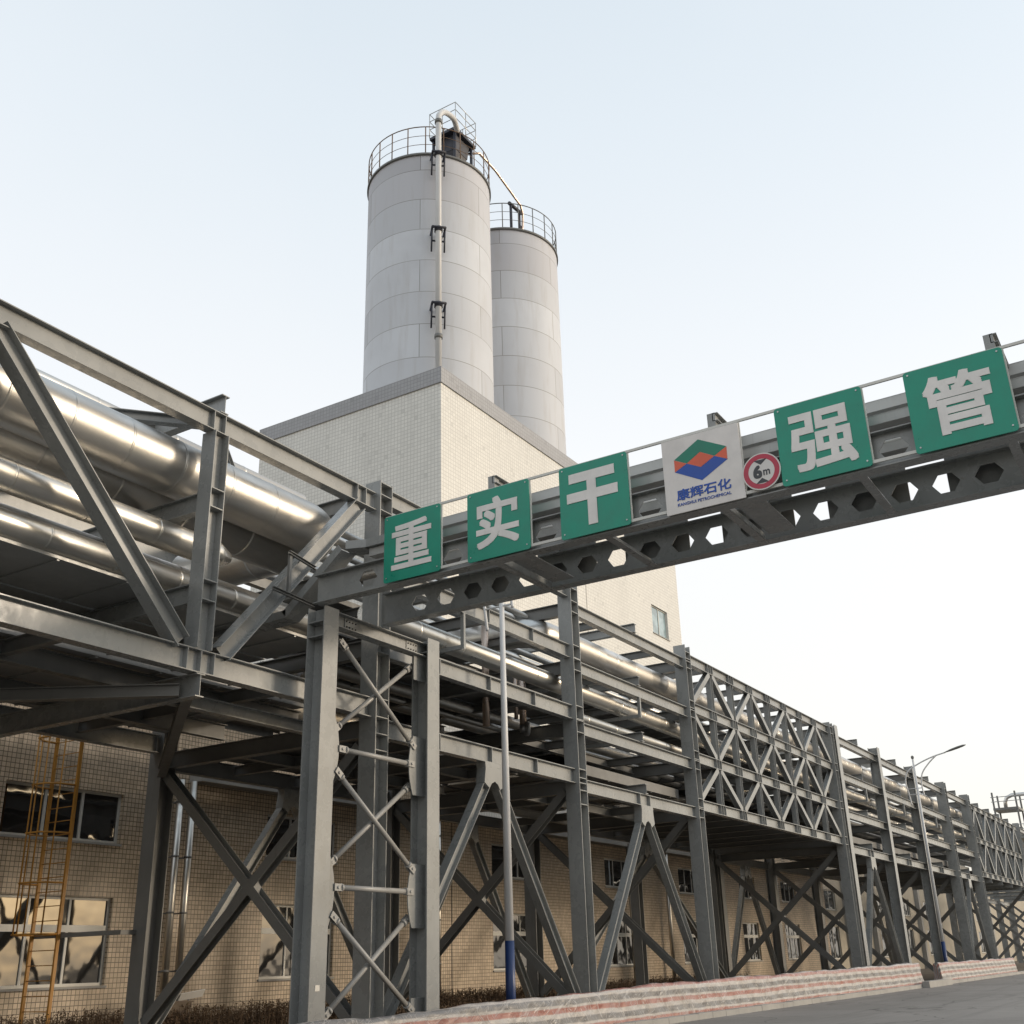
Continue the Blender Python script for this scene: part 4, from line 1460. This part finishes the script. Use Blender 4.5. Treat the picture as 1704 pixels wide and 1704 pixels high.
text_obj('lettering', 'm', SBLACK, t, RC[0] - 0.03, RC[0] - 0.135, RC[1] - 0.075, RC[1] + 0.01, SD - 0.0125, 0.03, 0.003)

# ------------------------------------------------------------------ street lamps
def make_lamp(x, y, label):
    t = thing('street_lamp', (x, y, 0), label, 'street lamp', 'street lamps along the rack')
    K = 1.072
    mb = MB()
    mb.tube([(x, y, 2.06), (x, y, 12.0)], 0.1, 16, True, [0.105, 0.055])
    mb.build('pole', POLEM, t)
    mb = MB()
    mb.tube([(x, y, 0.05), (x, y, 2.058)], 0.11, 16, True, [0.118, 0.108])
    mb.box((x - 0.2, y - 0.2, 0.02), (x + 0.2, y + 0.2, 0.06))
    mb.build('pole_base', BLUEP, t)
    mb = MB()
    mb.tube([(x, y, 12.0), (x, y, 12.07), (x, y, 12.15), (x, y, 12.21)], 0.1, 12, True, [0.05, 0.09, 0.09, 0.02])
    mb.build('finial', STEELD, t)
    def smooth(pts, n=8):
        out = []
        P = [Vector(p) for p in pts]
        for i in range(len(P) - 1):
            p0, p1, p2, p3 = P[max(i - 1, 0)], P[i], P[i + 1], P[min(i + 2, len(P) - 1)]
            for k in range(n):
                q = k / n
                out.append(0.5 * ((2 * p1) + (p2 - p0) * q + (2 * p0 - 5 * p1 + 4 * p2 - p3) * q * q + (3 * p1 - p0 - 3 * p2 + p3) * q ** 3))
        out.append(P[-1])
        return out
    for pts in ([(x, y + 0.450, 9.426), (x, y + 0.536, 10.176), (x, y + 0.600, 10.766), (x, y + 0.407, 11.302), (x, y - 0.214, 11.677), (x, y - 1.072, 11.998), (x, y - 1.876, 12.181)],
                [(x, y - 0.322, 9.908), (x, y - 0.279, 10.498), (x, y - 0.407, 11.141), (x, y - 0.858, 11.677), (x, y - 1.340, 12.073)]):
        mb = MB()
        mb.tube(smooth(pts), 0.04, 8)
        mb.build('arm', POLEM, t)
    mb = MB()
    for zz in (10.0, 10.33):
        mb.tube([(x, y + .51, zz), (x, y - .31, zz)], 0.028, 8)
    mb.build('arm_tie', POLEM, t)
    mb = MB()
    d = Vector((0, -0.97, 0.24)).normalized()
    s0 = Vector((x, y - 1.822, 12.170))
    prof = [(0.0, 0.05), (0.12, 0.09), (0.4, 0.15), (0.8, 0.17), (1.1, 0.14), (1.27, 0.05)]
    ring = []
    n = 16
    base = len(mb.v)
    upv = Vector((0, 0.24, 0.97)).normalized()
    for l, r_ in prof:
        for k in range(n):
            a = 2 * math.pi * k / n
            sq = 0.5 if math.sin(a) > 0 else 0.28
            mb.v.append(tuple(s0 + d * l + Vector((1, 0, 0)) * r_ * math.cos(a) + upv * r_ * sq * math.sin(a)))
    for i in range(len(prof) - 1):
        for k in range(n):
            k2 = (k + 1) % n
            mb.f.append((base + i * n + k, base + i * n + k2, base + (i + 1) * n + k2, base + (i + 1) * n + k))
            mb.sm.append(True)
    mb.f.append(tuple(range(base, base + n)))
    mb.f.append(tuple(range(base + (len(prof) - 1) * n, base + len(prof) * n)))
    mb.sm += [False, False]
    mb.build('lamp_head', STEELD, t)
    return t
lamp = make_lamp(22.5, 14.16, 'near street lamp whose white and blue pole passes under the gantry')
def copy_thing(o, loc, label):
    c = o.copy()
    COL.objects.link(c)
    c.location = loc
    c['label'] = label
    for ch in list(o.children):
        k = ch.copy()
        COL.objects.link(k)
        k.parent = c
        for g in list(ch.children):
            gg = g.copy()
            COL.objects.link(gg)
            gg.parent = k
    return c
copy_thing(lamp, (67.3, 14.16, 0), 'far street lamp with its curved arm and head clear against the sky')
copy_thing(lamp, (112, 14.16, 0), 'most distant street lamp at the right edge, partly behind the rack columns')

# ------------------------------------------------------------------ ground-level things
# caged ladder
cl = thing('caged_ladder', (17.7, 24.0, 0), 'yellow caged ladder climbing past the windows at far left', 'ladder')
LXc, LYa, LYb = 17.7, 23.72, 24.70
for y_ in (LYa, LYb):
    mb = MB()
    mb.box((LXc - 0.04, y_ - 0.03, 0.1), (LXc + 0.04, y_ + 0.03, 7.6))
    mb.build('stile', YELLOW, cl)
mb = MB()
z = 0.5
while z < 7.5:
    mb.tube([(LXc, LYa + 0.036, z), (LXc, LYb - 0.036, z)], 0.011, 8)
    z += 0.33
mb.build('rung', YELLOW, cl)
mb = MB()
cm = (LYa + LYb) / 2
for z in (2.5, 3.65, 4.8, 5.95, 7.1):
    mb.tube([(LXc, LYa, z), (LXc - 0.45, LYa + 0.03, z), (LXc - 0.72, cm - 0.25, z), (LXc - 0.72, cm + 0.25, z), (LXc - 0.45, LYb - 0.03, z), (LXc, LYb, z)], 0.024, 6)
for p in ((LXc - 0.45, LYa + 0.03), (LXc - 0.73, cm - 0.2), (LXc - 0.73, cm + 0.2), (LXc - 0.45, LYb - 0.03)):
    mb.tube([(p[0], p[1], 2.5), (p[0], p[1], 7.6)], 0.018, 6)
mb.build('cage', YELLOW, cl)
mb = MB()
mb.box((LXc + 0.055, YR + 0.10, 2.42), (18.19, YR + 0.20, 2.52))
mb.box((LXc + 0.055, YR + 0.201, 2.42), (LXc + 0.135, LYb, 2.52))
mb.build('bracket', STEELD, cl)

# wall downpipes
for i, (x_, r_, lab) in enumerate(((22.25, 0.085, 'left of the two silver downpipes on the tiled wall'), (22.72, 0.085, 'right of the two silver downpipes on the tiled wall'), (35.0, 0.075, 'lone silver downpipe behind the gantry support'))):
    t = thing('downpipe', (x_, 25.1, 0), lab, 'pipe', 'silver downpipes on the wall')
    mb = MB()
    mb.tube([(x_, 25.1, 0.1), (x_, 25.1, 6.75)], r_ * 1.15, 14)
    mb.build('pipe_run', CLADB, t)
    for z in (1.6, 3.1, 4.6, 6.1):
        mb = MB()
        mb.tube([(x_, 25.1, z), (x_, 25.1, z + 0.05)], r_ * 1.15 + 0.012, 14)
        mb.box((x_ - 0.02, 25.1, z), (x_ + 0.02, 25.49, z + 0.04))
        mb.build('clip', STEELD, t)
for i, x_ in enumerate((51.2, 55.6, 72.6)):
    t = thing('downpipe', (x_, 25.1, 0), ['silver downpipe seen under the zigzag truss', 'silver downpipe behind the end column of the zigzag truss', 'silver downpipe far along the tiled wall'][i], 'pipe', 'silver downpipes on the wall')
    mb = MB()
    mb.tube([(x_, 25.1, 0.1), (x_, 25.1, 6.75)], 0.11, 12)
    mb.build('pipe_run', CLADB, t)

# little white notice and valve box at the left
t = thing('notice_board', (22.4, 24.2, 0), 'small white notice on a stake in front of the tiled wall', 'sign')
mb = MB()
mb.prism([(-0.42, 0), (0.42, 0), (0.42, 0.20), (-0.42, 0.20)], (22.4, 24.2, 0.93), (1, 0, 0.1), (0, -0.5, 0.87), (0, 0.02, 0.012))
mb.build('panel', WHITE, t)
mb = MB()
mb.tube([(22.4, 24.26, 0.1), (22.4, 24.26, 1.0)], 0.025, 8)
mb.build('stake', STEELD, t)
t = thing('valve_box', (21.6, 24.0, 0), 'low brown valve box beside the downpipes', 'valve box')
mb = MB()
mb.box((21.25, 23.7, 0.1), (22.0, 24.3, 0.86))
mb.box((21.22, 23.67, 0.862), (22.03, 24.33, 0.90))
mb.build('body', BOXM, t)
mb = MB()
mb.tube([(21.65, 24.0, 0.90), (21.65, 24.0, 1.2)], 0.07, 10)
mb.tube([(21.65, 24.0, 1.2), (21.65, 24.0, 1.24)], 0.16, 14)
mb.build('valve_wheel', STEELD, t)

# dry hedges
def hedge(name, x0, x1, y0, y1, zt, n, label, seed, size=0.05):
    rnd = random.Random(seed)
    mb = MB()
    for i in range(n):
        x, y = rnd.uniform(x0, x1), rnd.uniform(y0, y1)
        hgt = zt * rnd.uniform(0.62, 1.0) * (0.93 + 0.07 * math.sin(x * 2.1) + 0.05 * math.sin(x * 5.3))
        a = rnd.uniform(0, 6.28)
        lean = Vector((math.cos(a), math.sin(a), 0)) * rnd.uniform(0, 0.14)
        w_ = rnd.uniform(0.006, 0.012)
        px_, py_ = math.cos(a + 1.57) * w_, math.sin(a + 1.57) * w_
        b, tp = Vector((x, y, 0.08)), Vector((x, y, hgt)) + lean
        mb.quad((b.x - px_, b.y - py_, b.z), (b.x + px_, b.y + py_, b.z), (tp.x + px_ * .4, tp.y + py_ * .4, tp.z), (tp.x - px_ * .4, tp.y - py_ * .4, tp.z))
        for k in range(4):
            q = rnd.uniform(0.35, 1.0)
            c = b.lerp(tp, q) + Vector((rnd.uniform(-.07, .07), rnd.uniform(-.07, .07), rnd.uniform(-.02, .04)))
            d1 = Vector((rnd.uniform(-1, 1), rnd.uniform(-1, 1), rnd.uniform(-.6, 1))).normalized() * size * rnd.uniform(.5, 1.1)
            d2 = Vector((rnd.uniform(-1, 1), rnd.uniform(-1, 1), rnd.uniform(-1, 1))).cross(d1).normalized() * size * 0.35
            mb.quad(c - d1, c + d2, c + d1, c - d2)
    return tag(mb.build(name, TWIG), label, 'hedge', 'dry brown hedges')
hedge('hedge', 15.5, 60, 22.6, 24.4, 0.86, 9000, 'brown leafless hedge along the foot of the tiled wall', 3)
hedge('hedge', 19.5, 52, 15.5, 17.2, 0.80, 9000, 'brown leafless hedge just behind the striped cloth', 5)

# striped windbreak cloth
def cloth(x0, x1, label, seed, top):
    rnd = random.Random(seed)
    mb = MB()
    mb.uv = []
    dx = 0.11
    nx = int((x1 - x0) / dx)
    prof = [(13.62, 0.0), (13.63, 0.12), (13.65, 0.25), (13.66, 0.38), (13.68, 0.5), (13.69, 0.62), (13.70, 0.74), (13.71, 0.86), (13.735, 0.96), (13.79, 1.0), (13.90, 0.99), (14.03, 0.95), (14.06, 0.6), (14.07, 0.1)]
    ph = [rnd.uniform(0, 6.28) for _ in range(8)]
    for i in range(nx + 1):
        x = x0 + dx * i
        zt = top(x) + 0.02 * math.sin(x * 0.9 + ph[0]) + 0.012 * math.sin(x * 2.9 + ph[1]) + 0.006 * math.sin(x * 7.0 + ph[2])
        zt += 0.02 * abs(math.sin(x * 0.62 + ph[3]))
        s = 0.0
        prev = None
        for j, (y, q) in enumerate(prof):
            z = 0.10 + (zt - 0.10) * q
            amp = 0.014 if 0 < j < 9 else 0.01
            yy = y + amp * math.sin(x * 5.0 + j * 0.8 + ph[4]) + amp * 0.8 * math.sin(x * 11.3 - j * 1.1 + ph[5]) + amp * 0.7 * math.sin(q * 21 + x * 0.7 + ph[6])
            p = Vector((x + 0.02 * math.sin(x * 3 + j), yy, z))
            if prev is not None:
                s += (Vector((0, prof[j][0] - prof[j - 1][0], (zt - .1) * (prof[j][1] - prof[j - 1][1])))).length
            prev = p
            mb.v.append(tuple(p))
            mb.uv.append((x, s))
    k = len(prof)
    for i in range(nx):
        for j in range(k - 1):
            a = i * k + j
            mb.f.append((a, a + k, a + k + 1, a + 1))
            mb.sm.append(True)
    mb.f += [tuple(range(k)), tuple(range(nx * k + k - 1, nx * k - 1, -1))]
    mb.sm += [False, False]
    return tag(mb.build('windbreak_cloth', CLOTH), label, 'windbreak cloth', 'striped windbreak cloths')
def top1(x):
    return 0.70 + 0.016 * (min(max(x, 14), 30) - 14) + 0.004 * max(0, x - 30)
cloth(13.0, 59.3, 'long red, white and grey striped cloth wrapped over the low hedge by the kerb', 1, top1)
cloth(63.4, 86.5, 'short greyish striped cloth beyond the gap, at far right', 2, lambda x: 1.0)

# low concrete block at the cloth gap
mb = MB()
mb.box((57.5, 13.0, 0.0), (62.5, 13.33, 0.28))
tag(mb.build('concrete_block', KERBM), 'low pale concrete block lying at the gap between the cloths', 'concrete block')

# ------------------------------------------------------------------ far plant at the right edge
fb = thing('process_building', (230, 33, 0), 'pale yellow distant process building with platform and bent pipe, right edge', 'building')
mb = MB()
mb.box((222, 20, 0), (250, 35.2, 20.0))
mb.box((224, 35.3, 0), (246, 38.2, 25.2))
mb.build('wall', CREAM, fb)
mb = MB()
for z in (20.0, 15.5):
    mb.box((219.5, 18, z + 0.003), (251, 35.25, z + 0.5))
mb.build('floor_slab', CONC, fb)
mb = MB()
mb.box((221, 29.5, 25.0), (227, 33.8, 25.4))
for y_ in (29.7, 33.6):
    for x_ in (221.2, 226.8):
        mb.box((x_ - .15, y_ - .15, 20.5), (x_ + .15, y_ + .15, 28.2))
mb.build('platform', STEELD, fb)
mb = MB()
for z in (21.4, 22.2, 26.4, 27.2):
    mb.tube([(220, 18.5, z), (220, 33.8, z)], 0.07, 6)
for k in range(14):
    mb.tube([(220, 18.5 + k * 1.17, 20.5), (220, 18.5 + k * 1.17, 22.2)], 0.06, 6)
mb.build('handrail', GALV, fb)
mb = MB()
mb.tube([(224, 32.0, 25.4), (224, 32.0, 26.6), (224, 31.6, 27.4), (224, 30.6, 27.8), (224, 24, 27.8), (224, 18, 27.6)], 0.35, 12)
mb.build('bent_pipe', CLAD, fb)
